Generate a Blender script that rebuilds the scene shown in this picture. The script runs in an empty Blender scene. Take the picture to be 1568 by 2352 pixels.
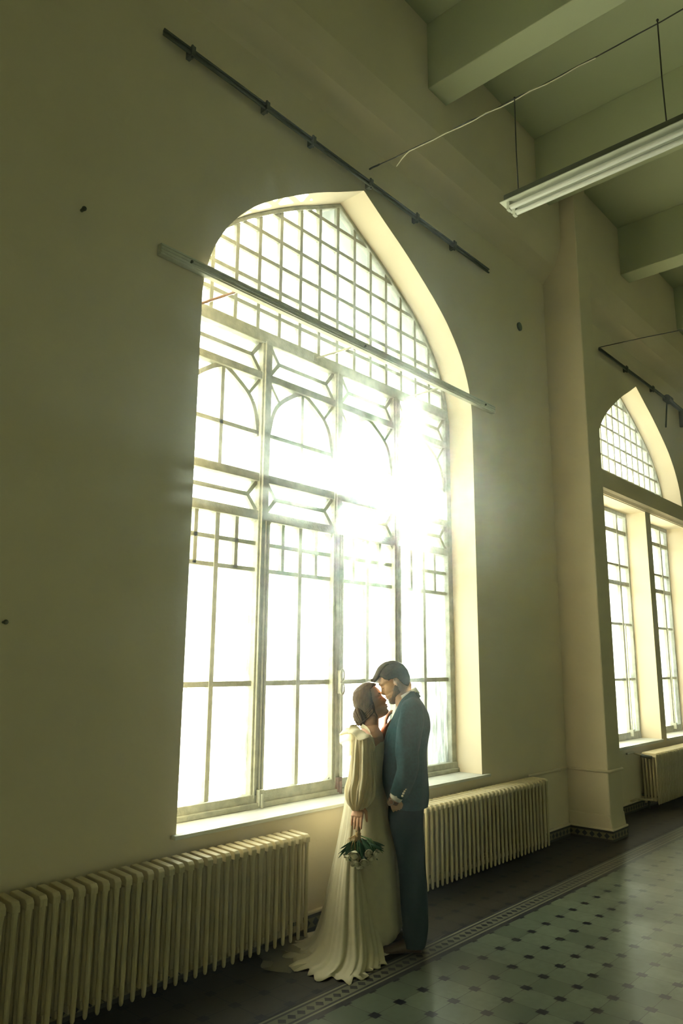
import bpy, bmesh, math, random
from mathutils import Vector, Matrix, noise
random.seed(7)
PI = math.pi
SC = bpy.context.scene
C = SC.collection

# ------------------------------------------------------------------ camera
YAW, PITCH, ROLL = math.radians(42.1018), math.radians(11.4185), math.radians(0.4521)
fwd = Vector((math.cos(PITCH)*math.cos(YAW), math.cos(PITCH)*math.sin(YAW), math.sin(PITCH)))
rgt = Vector((math.sin(YAW), -math.cos(YAW), 0.0))
upv = rgt.cross(fwd)
rr = rgt*math.cos(ROLL) + upv*math.sin(ROLL)
uu = -rgt*math.sin(ROLL) + upv*math.cos(ROLL)
cd = bpy.data.cameras.new('camera'); cam = bpy.data.objects.new('camera', cd); C.objects.link(cam)
m = Matrix.Identity(4)
for i in range(3):
    m[i][0] = rr[i]; m[i][1] = uu[i]; m[i][2] = -fwd[i]
m[2][3] = 1.68
cam.matrix_world = m
cd.sensor_fit = 'HORIZONTAL'; cd.sensor_width = 24.0; cd.lens = 1708.05*24.0/1568.0
cd.clip_start = 0.05; cd.clip_end = 200
SC.camera = cam

# ------------------------------------------------------------------ light
SKY = 4.2
SUN = 70.0
HAZE = 0.0009
HAZE_WINDOW = 0.0085
HAZE_G = 0.90
EXPOSURE = 0.45
w = bpy.data.worlds.new('world'); SC.world = w; w.use_nodes = True
w.node_tree.nodes['Background'].inputs[0].default_value = (0.97, 1.0, 0.98, 1)
w.node_tree.nodes['Background'].inputs[1].default_value = SKY
SUNDIR = Vector((0.7809, 0.5886, 0.2093))
sl = bpy.data.lights.new('sun', 'SUN'); sl.energy = SUN; sl.angle = math.radians(1.3); sl.color = (1.0, 0.89, 0.69)
so = bpy.data.objects.new('sun', sl); C.objects.link(so)
so.rotation_euler = SUNDIR.to_track_quat('Z', 'Y').to_euler(); so.location = SUNDIR*30
for cx in (4.24, 10.2):          # sampling guides in the window openings
    al = bpy.data.lights.new('daylight_portal', 'AREA'); al.shape = 'RECTANGLE'; al.size = 3.2; al.size_y = 4.85
    al.cycles.is_portal = True
    ao = bpy.data.objects.new('daylight_portal', al); C.objects.link(ao)
    ao.location = (cx, 4.30, 3.15); ao.rotation_euler = (-PI/2, 0, 0)
SC.view_settings.view_transform = 'Standard'; SC.view_settings.look = 'None'
SC.view_settings.gamma = 1.0; SC.view_settings.exposure = EXPOSURE; SC.view_settings.use_curve_mapping = False

# ------------------------------------------------------------------ helpers
def mat(name, col, rough=0.7, bump=0.0, bscale=40.0, var=0.0, vscale=3.0, metal=0.0, transl=0.0, stretch=None, spec=0.5, alpha=1.0, sheen=0.0):
    mt = bpy.data.materials.new(name); mt.use_nodes = True
    nt = mt.node_tree; b = nt.nodes['Principled BSDF']; out = nt.nodes['Material Output']
    b.inputs['Base Color'].default_value = (*col, 1); b.inputs['Roughness'].default_value = rough
    b.inputs['Metallic'].default_value = metal; b.inputs['Specular IOR Level'].default_value = spec
    b.inputs['Sheen Weight'].default_value = sheen
    tc = nt.nodes.new('ShaderNodeTexCoord')
    src = tc.outputs['Object']
    if stretch:
        mp = nt.nodes.new('ShaderNodeMapping'); mp.inputs['Scale'].default_value = stretch
        nt.links.new(src, mp.inputs[0]); src = mp.outputs[0]
    if var > 0:
        n = nt.nodes.new('ShaderNodeTexNoise'); n.inputs['Scale'].default_value = vscale; n.inputs['Detail'].default_value = 5
        nt.links.new(src, n.inputs['Vector'])
        r = nt.nodes.new('ShaderNodeValToRGB')
        r.color_ramp.elements[0].position = 0.3; r.color_ramp.elements[1].position = 0.7
        r.color_ramp.elements[0].color = (*[c*(1-var) for c in col], 1)
        r.color_ramp.elements[1].color = (*[min(1, c*(1+var*0.6)) for c in col], 1)
        nt.links.new(n.outputs[0], r.inputs[0]); nt.links.new(r.outputs[0], b.inputs['Base Color'])
    if bump > 0:
        n = nt.nodes.new('ShaderNodeTexNoise'); n.inputs['Scale'].default_value = bscale; n.inputs['Detail'].default_value = 4
        nt.links.new(src, n.inputs['Vector'])
        bp = nt.nodes.new('ShaderNodeBump'); bp.inputs['Strength'].default_value = bump; bp.inputs['Distance'].default_value = 0.01
        nt.links.new(n.outputs[0], bp.inputs['Height']); nt.links.new(bp.outputs[0], b.inputs['Normal'])
    last = b.outputs[0]
    if transl > 0:
        t = nt.nodes.new('ShaderNodeBsdfTranslucent'); t.inputs[0].default_value = (*col, 1)
        mx = nt.nodes.new('ShaderNodeMixShader'); mx.inputs[0].default_value = transl
        nt.links.new(last, mx.inputs[1]); nt.links.new(t.outputs[0], mx.inputs[2]); last = mx.outputs[0]
    if alpha < 1:
        t = nt.nodes.new('ShaderNodeBsdfTransparent')
        mx = nt.nodes.new('ShaderNodeMixShader'); mx.inputs[0].default_value = 1-alpha
        nt.links.new(last, mx.inputs[1]); nt.links.new(t.outputs[0], mx.inputs[2]); last = mx.outputs[0]
    nt.links.new(last, out.inputs[0])
    return mt

class MB:
    def __init__(s): s.v = []; s.f = []
    def add(s, vs, fs):
        o = len(s.v); s.v += [tuple(p) for p in vs]; s.f += [tuple(i+o for i in f) for f in fs]; return s
    def box(s, x0, x1, y0, y1, z0, z1):
        return s.add([(x0,y0,z0),(x1,y0,z0),(x1,y1,z0),(x0,y1,z0),(x0,y0,z1),(x1,y0,z1),(x1,y1,z1),(x0,y1,z1)],
                     [(0,3,2,1),(4,5,6,7),(0,1,5,4),(1,2,6,5),(2,3,7,6),(3,0,4,7)])
    def bar(s, a, b, w_, y0, y1):
        """flat bar in the x-z plane from a=(x,z) to b=(x,z), width w_, depth y0..y1"""
        a = Vector(a); b = Vector(b); d = (b-a).normalized(); n = Vector((-d.y, d.x))*w_/2
        ps = [a-n, b-n, b+n, a+n]
        return s.prism([(p.x, p.y) for p in ps], y0, y1)
    def prism(s, poly, y0, y1):
        n = len(poly)
        vs = [(x,y0,z) for x,z in poly]+[(x,y1,z) for x,z in poly]
        fs = [tuple(range(n)), tuple(range(2*n-1, n-1, -1))]+[(i, n+i, n+(i+1)%n, (i+1)%n) for i in range(n)]
        return s.add(vs, fs)
    def prism_x(s, poly, x0, x1):
        n = len(poly)
        vs = [(x0,y,z) for y,z in poly]+[(x1,y,z) for y,z in poly]
        fs = [tuple(range(n)), tuple(range(2*n-1, n-1, -1))]+[(i, n+i, n+(i+1)%n, (i+1)%n) for i in range(n)]
        return s.add(vs, fs)
    def tube(s, pts, rad, n=12, ref=None, cap=True):
        """tapered tube; rad = scalar or list of r or (a,b)"""
        pts = [Vector(p) for p in pts]; k = len(pts)
        if not isinstance(rad, (list, tuple)): rad = [rad]*k
        ref = Vector(ref) if ref else None
        rings = []; prev = None
        for i, p in enumerate(pts):
            t = (pts[min(i+1,k-1)]-pts[max(i-1,0)]).normalized()
            if ref is not None: x = ref - t*ref.dot(t)
            elif prev is not None: x = prev - t*prev.dot(t)
            else:
                x = Vector((0,0,1)) if abs(t.z) < 0.9 else Vector((1,0,0)); x = x - t*x.dot(t)
            x.normalize(); prev = x; y = t.cross(x)
            r = rad[i]; a, b = (r if isinstance(r, (list, tuple)) else (r, r))
            rings.append([p+x*a*math.cos(2*PI*j/n)+y*b*math.sin(2*PI*j/n) for j in range(n)])
        vs = [q for r in rings for q in r]
        fs = [(i*n+j, i*n+(j+1)%n, (i+1)*n+(j+1)%n, (i+1)*n+j) for i in range(k-1) for j in range(n)]
        if cap:
            vs += [pts[0], pts[-1]]
            fs += [(k*n, (j+1)%n, j) for j in range(n)]+[(k*n+1, (k-1)*n+j, (k-1)*n+(j+1)%n) for j in range(n)]
        return s.add(vs, fs)
    def ball(s, c, r, n=12, mtx=None):
        c = Vector(c); r = r if isinstance(r, (list, tuple)) else (r,)*3
        vs = []; m_ = n//2+1
        for i in range(m_+1):
            a = PI*i/m_
            for j in range(n):
                b = 2*PI*j/n
                p = Vector((r[0]*math.sin(a)*math.cos(b), r[1]*math.sin(a)*math.sin(b), r[2]*math.cos(a)))
                vs.append(c+(mtx @ p if mtx else p))
        return s.add(vs, [(i*n+j, (i+1)*n+j, (i+1)*n+(j+1)%n, i*n+(j+1)%n) for i in range(m_) for j in range(n)])
    def limb(s, pts, rad, n=14, ref=None):
        """tube with rounded ends"""
        s.tube(pts, rad, n, ref)
        for p, r in ((pts[0], rad[0]), (pts[-1], rad[-1])):
            q = min(r) if isinstance(r, (list, tuple)) else r
            s.ball(p, q*0.98, n)
        return s
    def grid(s, rows, closed=False):
        k = len(rows); n = len(rows[0])
        vs = [q for r in rows for q in r]
        e = n if closed else n-1
        return s.add(vs, [(i*n+j, i*n+(j+1)%n, (i+1)*n+(j+1)%n, (i+1)*n+j) for i in range(k-1) for j in range(e)])
    def build(s, name, m_, parent=None, smooth=False, loc=None, rotz=None, bevel=0, solid=0, sub=0, remesh=0, smoothit=0):
        me = bpy.data.meshes.new(name); me.from_pydata(s.v, [], s.f); me.update()
        bm = bmesh.new(); bm.from_mesh(me)
        bmesh.ops.remove_doubles(bm, verts=bm.verts, dist=1e-5)
        bmesh.ops.recalc_face_normals(bm, faces=bm.faces)
        if smooth:
            for f in bm.faces: f.smooth = True
        bm.to_mesh(me); bm.free()
        if m_: me.materials.append(m_)
        o = bpy.data.objects.new(name, me); C.objects.link(o)
        if parent: o.parent = parent
        if loc: o.location = loc
        if rotz is not None: o.rotation_euler = (0, 0, rotz)
        if remesh:
            q = o.modifiers.new('r', 'REMESH'); q.mode = 'VOXEL'; q.voxel_size = remesh; q.use_smooth_shade = True
        if smoothit:
            q = o.modifiers.new('s', 'SMOOTH'); q.iterations = smoothit; q.factor = 0.5
        if solid:
            q = o.modifiers.new('t', 'SOLIDIFY'); q.thickness = solid; q.offset = 0
        if bevel:
            q = o.modifiers.new('b', 'BEVEL'); q.width = bevel; q.segments = 2; q.limit_method = 'ANGLE'; q.angle_limit = math.radians(40)
        if sub:
            q = o.modifiers.new('u', 'SUBSURF'); q.levels = sub; q.render_levels = sub
        return o

def tag(o, label=None, cat=None, group=None, kind=None):
    if label: o['label'] = label
    if cat: o['category'] = cat
    if group: o['group'] = group
    if kind: o['kind'] = kind
    return o
def struct(o): o['kind'] = 'structure'; return o
def empty(name, loc, rotz=0):
    o = bpy.data.objects.new(name, None); C.objects.link(o); o.location = loc; o.rotation_euler = (0,0,rotz)
    o.empty_display_size = 0.1; return o
def lerp(tab, z):
    """tab: list of (z, v...) sorted by z descending or ascending"""
    t = sorted(tab)
    if z <= t[0][0]: return t[0][1:]
    if z >= t[-1][0]: return t[-1][1:]
    for a, b in zip(t, t[1:]):
        if a[0] <= z <= b[0]:
            k = (z-a[0])/(b[0]-a[0]); k2 = k
            return tuple(p+(q-p)*k2 for p, q in zip(a[1:], b[1:]))
def smooth_tab(tab, n):
    """Catmull-Rom resample of a list of tuples"""
    out = []
    k = len(tab)
    for i in range(k-1):
        p0 = tab[max(i-1,0)]; p1 = tab[i]; p2 = tab[i+1]; p3 = tab[min(i+2,k-1)]
        for j in range(n):
            t = j/n
            out.append(tuple(0.5*((2*b)+(-a+c)*t+(2*a-5*b+4*c-d)*t*t+(-a+3*b-3*c+d)*t**3) for a,b,c,d in zip(p0,p1,p2,p3)))
    out.append(tab[-1]); return out

# ------------------------------------------------------------------ materials
M = {}
M['wall'] = mat('plaster_wall', (0.75, 0.655, 0.49), 0.85, bump=0.15, bscale=25, var=0.06, vscale=1.3)
M['ceil'] = mat('plaster_ceiling', (0.52, 0.56, 0.37), 0.9, bump=0.1, bscale=20, var=0.05, vscale=1.0)
M['frame'] = mat('old_window_paint', (0.42, 0.425, 0.33), 0.6, bump=0.5, bscale=60, var=0.25, vscale=14)
M['sill'] = mat('sill_stone', (0.62, 0.63, 0.58), 0.45, bump=0.1, var=0.1, vscale=8)
M['rust'] = mat('rusty_iron', (0.16, 0.085, 0.05), 0.7, bump=0.4, bscale=80, var=0.3, vscale=30)
M['rad'] = mat('radiator_enamel', (0.56, 0.48, 0.29), 0.42, bump=0.1, bscale=60, var=0.08, vscale=9)
M['dark'] = mat('dark_metal', (0.085, 0.095, 0.07), 0.5, metal=0.3)
M['steel'] = mat('zinc_rail', (0.60, 0.60, 0.50), 0.5, metal=0.0, var=0.1, vscale=20)
M['lampw'] = mat('lamp_enamel', (0.66, 0.68, 0.56), 0.35)
M['lampd'] = mat('lamp_housing', (0.10, 0.11, 0.07), 0.5)
M['tube'] = mat('tube_glass', (0.85, 0.86, 0.78), 0.15)
M['wire'] = mat('wire', (0.04, 0.04, 0.03), 0.6)
M['wirel'] = mat('loose_cord', (0.55, 0.52, 0.36), 0.6)
M['ext'] = mat('outside_masonry', (0.27, 0.29, 0.29), 0.9, var=0.08, vscale=3)
M['skinB'] = mat('skin_warm', (0.62, 0.35, 0.23), 0.5, var=0.06, vscale=30)
M['skinG'] = mat('skin_tan', (0.58, 0.36, 0.22), 0.55, var=0.08, vscale=40)
M['lips'] = mat('lips', (0.40, 0.13, 0.10), 0.4)
M['hairB'] = mat('hair_brown', (0.085, 0.05, 0.022), 0.75, bump=0.35, bscale=90, var=0.35, vscale=60, stretch=(1,1,0.25), spec=0.2)
M['hairG'] = mat('hair_dark', (0.060, 0.050, 0.026), 0.8, bump=0.1, bscale=160, var=0.3, vscale=90, spec=0.15)
M['brow'] = mat('dark_hair_line', (0.03, 0.022, 0.012), 0.6)
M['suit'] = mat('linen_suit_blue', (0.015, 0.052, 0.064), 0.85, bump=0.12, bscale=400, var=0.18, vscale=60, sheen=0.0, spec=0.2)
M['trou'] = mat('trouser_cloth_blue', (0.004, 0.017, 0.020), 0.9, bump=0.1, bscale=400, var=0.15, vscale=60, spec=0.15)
M['shirt'] = mat('white_shirt', (0.80, 0.80, 0.74), 0.7, transl=0.2)
M['dress'] = mat('ivory_dress', (0.74, 0.68, 0.50), 0.75, bump=0.12, bscale=220, var=0.06, vscale=30, transl=0.28)
M['sheer'] = mat('ivory_organza', (0.80, 0.74, 0.56), 0.7, bump=0.12, bscale=220, transl=0.45, alpha=0.93)
M['veil'] = mat('sheer_train', (0.70, 0.66, 0.46), 0.8, transl=0.4, alpha=0.35)
M['shoe'] = mat('brown_leather', (0.07, 0.035, 0.018), 0.4)
M['watch'] = mat('watch_steel', (0.45, 0.43, 0.36), 0.3, metal=0.8)
M['strap'] = mat('watch_strap', (0.15, 0.08, 0.05), 0.6)
M['button'] = mat('pale_button', (0.62, 0.58, 0.44), 0.4)
M['rose'] = mat('white_rose', (0.78, 0.74, 0.55), 0.6, transl=0.25)
M['leaf'] = mat('bouquet_leaf', (0.02, 0.085, 0.038), 0.5, var=0.3, vscale=30, transl=0.15)
M['stem'] = mat('dry_stem', (0.42, 0.28, 0.12), 0.7, var=0.3, vscale=60)
M['gstem'] = mat('green_stem', (0.12, 0.22, 0.08), 0.6)
M['earring'] = mat('silver_pin', (0.8, 0.78, 0.7), 0.2, metal=0.7)

def mth(nt, op, a, b=None, c=None, clamp=False):
    n = nt.nodes.new('ShaderNodeMath'); n.operation = op; n.use_clamp = clamp
    for i, v in enumerate((a, b, c)):
        if v is None: continue
        if isinstance(v, (int, float)): n.inputs[i].default_value = v
        else: nt.links.new(v, n.inputs[i])
    return n.outputs[0]
def mixc(nt, f, a, b):
    n = nt.nodes.new('ShaderNodeMix'); n.data_type = 'RGBA'
    if isinstance(f, (int, float)): n.inputs[0].default_value = f
    else: nt.links.new(f, n.inputs[0])
    for i, v in ((6, a), (7, b)):
        if isinstance(v, tuple): n.inputs[i].default_value = (*v, 1)
        else: nt.links.new(v, n.inputs[i])
    return n.outputs[2]

def floor_material():
    mt = bpy.data.materials.new('encaustic_tile_floor'); mt.use_nodes = True; nt = mt.node_tree
    b = nt.nodes['Principled BSDF']
    tc = nt.nodes.new('ShaderNodeTexCoord'); sx = nt.nodes.new('ShaderNodeSeparateXYZ'); nt.links.new(tc.outputs['Object'], sx.inputs[0])
    x, y = sx.outputs[0], sx.outputs[1]
    def cell(v, off, p):      # signed distance from nearest lattice line
        q = mth(nt, 'DIVIDE', mth(nt, 'SUBTRACT', v, off), p)
        fr = mth(nt, 'SUBTRACT', q, mth(nt, 'ROUND', q))
        return mth(nt, 'MULTIPLY', mth(nt, 'ABSOLUTE', fr), p), mth(nt, 'ROUND', q)
    dx, ix = cell(x, 3.108, 0.197); dy, iy = cell(y, 2.757, 0.193)
    sq = mth(nt, 'MAXIMUM', dx, dy); dm = mth(nt, 'ADD', dx, dy)
    dot = mth(nt, 'LESS_THAN', sq, 0.026)
    grout = mth(nt, 'LESS_THAN', mth(nt, 'MINIMUM', dx, dy), 0.0022)
    # octagon-ish rounded tile corners: grout widens toward the dots
    gw = mth(nt, 'LESS_THAN', mth(nt, 'MINIMUM', dx, dy), mth(nt, 'ADD', 0.0018, mth(nt, 'MULTIPLY', mth(nt, 'SUBTRACT', 0.06, sq, clamp=True), 0.11)))
    # per tile tone
    cx = mth(nt, 'FLOOR', mth(nt, 'DIVIDE', mth(nt, 'SUBTRACT', x, 3.108), 0.197)); cy = mth(nt, 'FLOOR', mth(nt, 'DIVIDE', mth(nt, 'SUBTRACT', y, 2.757), 0.193))
    cv = nt.nodes.new('ShaderNodeCombineXYZ'); nt.links.new(cx, cv.inputs[0]); nt.links.new(cy, cv.inputs[1])
    wn = nt.nodes.new('ShaderNodeTexWhiteNoise'); nt.links.new(cv.outputs[0], wn.inputs[0])
    tile = mixc(nt, wn.outputs[0], (0.075, 0.095, 0.064), (0.125, 0.15, 0.105))
    nz = nt.nodes.new('ShaderNodeTexNoise'); nz.inputs['Scale'].default_value = 22; nz.inputs['Detail'].default_value = 8
    nt.links.new(tc.outputs['Object'], nz.inputs['Vector'])
    tile = mixc(nt, mth(nt, 'MULTIPLY', mth(nt, 'SUBTRACT', nz.outputs[0], 0.35, clamp=True), 1.3, clamp=True), tile, (0.08, 0.09, 0.055))
    # worn dark stain patches
    st = nt.nodes.new('ShaderNodeTexNoise'); st.inputs['Scale'].default_value = 1.5; st.inputs['Detail'].default_value = 7
    nt.links.new(tc.outputs['Object'], st.inputs['Vector'])
    stf = mth(nt, 'MULTIPLY', mth(nt, 'SUBTRACT', st.outputs[0], 0.55, clamp=True), 6.0, clamp=True)
    tile = mixc(nt, mth(nt, 'MULTIPLY', stf, 0.55), tile, (0.06, 0.065, 0.045))
    field = mixc(nt, gw, tile, (0.05, 0.05, 0.035))
    field = mixc(nt, dot, field, (0.012, 0.013, 0.017))
    # border strip y 2.757..2.925
    cdx, _ = cell(x, 3.146, 0.065); cdy = mth(nt, 'ABSOLUTE', mth(nt, 'SUBTRACT', y, 2.847))
    dia = mth(nt, 'LESS_THAN', mth(nt, 'ADD', cdx, mth(nt, 'MULTIPLY', cdy, 0.9)), 0.026)
    bandcol = mixc(nt, dia, (0.12, 0.12, 0.08), (0.022, 0.022, 0.028))
    inb = mth(nt, 'LESS_THAN', cdy, 0.036)
    bord = mixc(nt, inb, (0.028, 0.028, 0.03), bandcol)
    l1 = mth(nt, 'LESS_THAN', mth(nt, 'ABSOLUTE', mth(nt, 'SUBTRACT', cdy, 0.058)), 0.0065)
    bord = mixc(nt, l1, bord, (0.17, 0.17, 0.115))
    # outer field by the wall: plain dark brown tiles
    o1 = mixc(nt, mth(nt, 'MULTIPLY', nz.outputs[0], 1.0), (0.020, 0.018, 0.014), (0.042, 0.035, 0.023))
    odot = mixc(nt, mth(nt, 'MAXIMUM', dot, grout), o1, (0.010, 0.009, 0.011))
    isb = mth(nt, 'GREATER_THAN', y, 2.772); iso = mth(nt, 'GREATER_THAN', y, 2.932)
    edge = mth(nt, 'GREATER_THAN', y, 2.745)
    col = mixc(nt, edge, field, (0.028, 0.028, 0.03)); col = mixc(nt, isb, col, bord); col = mixc(nt, iso, col, odot)
    # cracks running across the tiles
    nt.links.new(col, b.inputs['Base Color']); b.inputs['Specular IOR Level'].default_value = 0.2
    rg = mth(nt, 'ADD', mth(nt, 'MULTIPLY', nz.outputs[0], 0.08), 0.265)
    rg = mth(nt, 'ADD', rg, mth(nt, 'MULTIPLY', stf, 0.08)); rg = mth(nt, 'ADD', rg, mth(nt, 'MULTIPLY', iso, 0.25))
    nt.links.new(rg, b.inputs['Roughness'])
    bp = nt.nodes.new('ShaderNodeBump'); bp.inputs['Strength'].default_value = 0.12; bp.inputs['Distance'].default_value = 0.003
    hgt = mth(nt, 'SUBTRACT', mth(nt, 'MULTIPLY', nz.outputs[0], 0.5), gw)
    nt.links.new(hgt, bp.inputs['Height']); nt.links.new(bp.outputs[0], b.inputs['Normal'])
    return mt
M['floor'] = floor_material()

def skirting_material():
    mt = bpy.data.materials.new('skirting_tile'); mt.use_nodes = True; nt = mt.node_tree
    b = nt.nodes['Principled BSDF']; b.inputs['Roughness'].default_value = 0.4
    tc = nt.nodes.new('ShaderNodeTexCoord'); sx = nt.nodes.new('ShaderNodeSeparateXYZ'); nt.links.new(tc.outputs['Object'], sx.inputs[0])
    t = mth(nt, 'ADD', sx.outputs[0], sx.outputs[1])
    q = mth(nt, 'DIVIDE', t, 0.075); fr = mth(nt, 'MULTIPLY', mth(nt, 'ABSOLUTE', mth(nt, 'SUBTRACT', q, mth(nt, 'ROUND', q))), 0.075)
    dz = mth(nt, 'ABSOLUTE', mth(nt, 'SUBTRACT', sx.outputs[2], 0.05))
    dia = mth(nt, 'LESS_THAN', mth(nt, 'ADD', fr, dz), 0.028)
    inb = mth(nt, 'LESS_THAN', dz, 0.028)
    col = mixc(nt, dia, (0.20, 0.18, 0.10), (0.03, 0.028, 0.035))
    col = mixc(nt, inb, (0.05, 0.045, 0.04), col)
    nt.links.new(col, b.inputs['Base Color']); return mt
M['skirt'] = skirting_material()

def glass_material(name, dirt):
    mt = bpy.data.materials.new(name); mt.use_nodes = True; nt = mt.node_tree
    for n in list(nt.nodes):
        if n.type != 'OUTPUT_MATERIAL': nt.nodes.remove(n)
    out = [n for n in nt.nodes if n.type == 'OUTPUT_MATERIAL'][0]
    tc = nt.nodes.new('ShaderNodeTexCoord'); mp = nt.nodes.new('ShaderNodeMapping'); mp.inputs['Scale'].default_value = (9, 9, 0.9)
    nt.links.new(tc.outputs['Object'], mp.inputs[0])
    nz = nt.nodes.new('ShaderNodeTexNoise'); nz.inputs['Scale'].default_value = 2.0; nz.inputs['Detail'].default_value = 9; nz.inputs['Roughness'].default_value = 0.7
    nt.links.new(mp.outputs[0], nz.inputs['Vector'])
    f = mth(nt, 'MULTIPLY', mth(nt, 'SUBTRACT', nz.outputs[0], 0.42, clamp=True), dirt*4.0, clamp=True)
    f = mth(nt, 'ADD', f, dirt*0.35, clamp=True)
    tr = nt.nodes.new('ShaderNodeBsdfTransparent'); tr.inputs[0].default_value = (0.93, 0.97, 0.95, 1)
    tl = nt.nodes.new('ShaderNodeBsdfTranslucent'); tl.inputs[0].default_value = (0.62, 0.68, 0.63, 1)
    gl = nt.nodes.new('ShaderNodeBsdfGlossy'); gl.inputs['Roughness'].default_value = 0.05
    m1 = nt.nodes.new('ShaderNodeMixShader'); nt.links.new(f, m1.inputs[0]); nt.links.new(tr.outputs[0], m1.inputs[1]); nt.links.new(tl.outputs[0], m1.inputs[2])
    m2 = nt.nodes.new('ShaderNodeMixShader'); m2.inputs[0].default_value = 0.05; nt.links.new(m1.outputs[0], m2.inputs[1]); nt.links.new(gl.outputs[0], m2.inputs[2])
    last = m2.outputs[0]
    if dirt > 0.15:        # grimy runs down the lower panes
        mp2 = nt.nodes.new('ShaderNodeMapping'); mp2.inputs['Scale'].default_value = (14, 14, 1.6); nt.links.new(tc.outputs['Object'], mp2.inputs[0])
        n2 = nt.nodes.new('ShaderNodeTexNoise'); n2.inputs['Scale'].default_value = 1.6; n2.inputs['Detail'].default_value = 10; n2.inputs['Roughness'].default_value = 0.75
        nt.links.new(mp2.outputs[0], n2.inputs['Vector'])
        sx = nt.nodes.new('ShaderNodeSeparateXYZ'); nt.links.new(tc.outputs['Object'], sx.inputs[0])
        low = mth(nt, 'MULTIPLY', mth(nt, 'SUBTRACT', 2.3, sx.outputs[2], clamp=False), 0.055)
        g = mth(nt, 'MULTIPLY', mth(nt, 'ADD', mth(nt, 'SUBTRACT', n2.outputs[0], 0.575), low), 5.5, clamp=True)
        df = nt.nodes.new('ShaderNodeBsdfDiffuse'); df.inputs[0].default_value = (0.42, 0.46, 0.42, 1)
        m3 = nt.nodes.new('ShaderNodeMixShader'); nt.links.new(mth(nt, 'MULTIPLY', g, 0.88), m3.inputs[0]); nt.links.new(last, m3.inputs[1]); nt.links.new(df.outputs[0], m3.inputs[2]); last = m3.outputs[0]
    nt.links.new(last, out.inputs[0]); return mt
M['glass'] = glass_material('old_clear_glass', 0.10)
M['glassd'] = glass_material('streaked_glass', 0.22)

# ------------------------------------------------------------------ room
YW, YF, YE = 3.608, 3.908, 4.18        # wall face, window frame plane, outside face
X0, X1, YB, ZC = -10.0, 17.0, -5.0, 7.47
HW, ZS = 1.59, 0.74                    # window half width, sill height
ARCH = [(1.59,4.0),(1.576,4.11),(1.525,4.31),(1.415,4.53),(1.27,4.715),(1.10,4.875),(0.848,5.055),(0.553,5.242),(0.28,5.39),(0.0,5.548)]
ARCH = smooth_tab(ARCH, 4)
def archz(u):
    u = abs(u)
    for (a, za), (b, zb) in zip(ARCH, ARCH[1:]):
        if b <= u <= a: return za+(zb-za)*((a-u)/(a-b) if a > b else 0)
    return 4.0
struct(MB().box(X0-0.3, X1+0.3, YB-0.3, YE, -0.2, 0.0).build('floor', M['floor']))
struct(MB().box(X0-0.3, X1+0.3, YB-0.3, YE, ZC, ZC+0.2).build('ceiling', M['ceil']))
struct(MB().box(X0-0.3, X0, YB, YE, 0, ZC).build('wall_left', M['wall']))
struct(MB().box(X1, X1+0.3, YB, YE, 0, ZC).build('wall_right', M['wall']))
struct(MB().box(X0-0.3, X1+0.3, YB-0.3, YB, 0, ZC).build('wall_back', M['ceil']))

CENTRES = (4.24, 10.2, 16.16)
fw = MB()
us = sorted(set([-u for u, _ in ARCH]+[u for u, _ in ARCH]))
def col(x0, x1, za0, za1, zt, w0=None):   # solid column of wall between x0,x1 above/below openings
    fw.add([(x0,YW,za0),(x1,YW,za1),(x1,YW,zt),(x0,YW,zt),(x0,YE,za0),(x1,YE,za1),(x1,YE,zt),(x0,YE,zt)],
           [(0,1,2,3),(7,6,5,4),(0,4,5,1),(3,2,6,7),(0,3,7,4),(1,5,6,2)])
xs = X0
for ci, cx in enumerate(CENTRES[:2]):
    fw.box(xs, cx-HW, YW, YE, 0, ZC)
    fw.box(cx-HW, cx+HW, YW, YE, 0, ZS-0.03)
    for a, b in zip(us, us[1:]): col(cx+a, cx+b, archz(a), archz(b), ZC)
    xs = cx+HW
fw.box(xs, X1, YW, YE, 0, ZC)
front = fw.build('wall_front', M['wall']); struct(front)

# added haze imitating lens bloom: thin through the hall, thicker before the windows
def air(name, y0, y1, dens, label):
    hz = MB().box(X0+0.01, X1-0.01, y0, y1, 0.001, ZC-0.01).build(name, None)
    hm = bpy.data.materials.new(name); hm.use_nodes = True; nt = hm.node_tree
    nt.nodes.remove(nt.nodes['Principled BSDF']); vs_ = nt.nodes.new('ShaderNodeVolumeScatter')
    vs_.inputs['Density'].default_value = dens; vs_.inputs['Anisotropy'].default_value = HAZE_G; vs_.inputs['Color'].default_value = (0.80, 0.95, 1.0, 1)
    nt.links.new(vs_.outputs[0], nt.nodes['Material Output'].inputs['Volume'])
    hz.data.materials.append(hm); tag(hz, label, 'haze', kind='stuff')
air('bloom_haze', YB+0.01, 3.298, HAZE, 'faint added haze imitating lens veil, filling the hall in front of the couple')
air('bloom_haze', 3.302, YF-0.09, HAZE_WINDOW, 'denser added haze imitating sun bloom, close in front of the sunlit window')

# upper bracketing: projecting cornice beam along the window wall
prof = [(YW+0.01,5.99),(3.600,6.01),(3.58,6.035),(3.458,6.165),(3.40,6.31),(3.364,6.42),(3.36,6.52),(3.36,ZC-0.001),(YW+0.01,ZC-0.001)]
struct(MB().prism_x(prof, X0, X1).build('trim_1', M['wall']))
for bx in (-6.2, -4.0, -1.8, 0.4, 2.6, 4.84, 6.90, 9.24, 11.44, 13.64):
    struct(MB().box(bx, bx+0.29, YB, 3.361, 6.78, ZC-0.001).build('ceiling_beam', M['ceil'], bevel=0.008))
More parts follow.
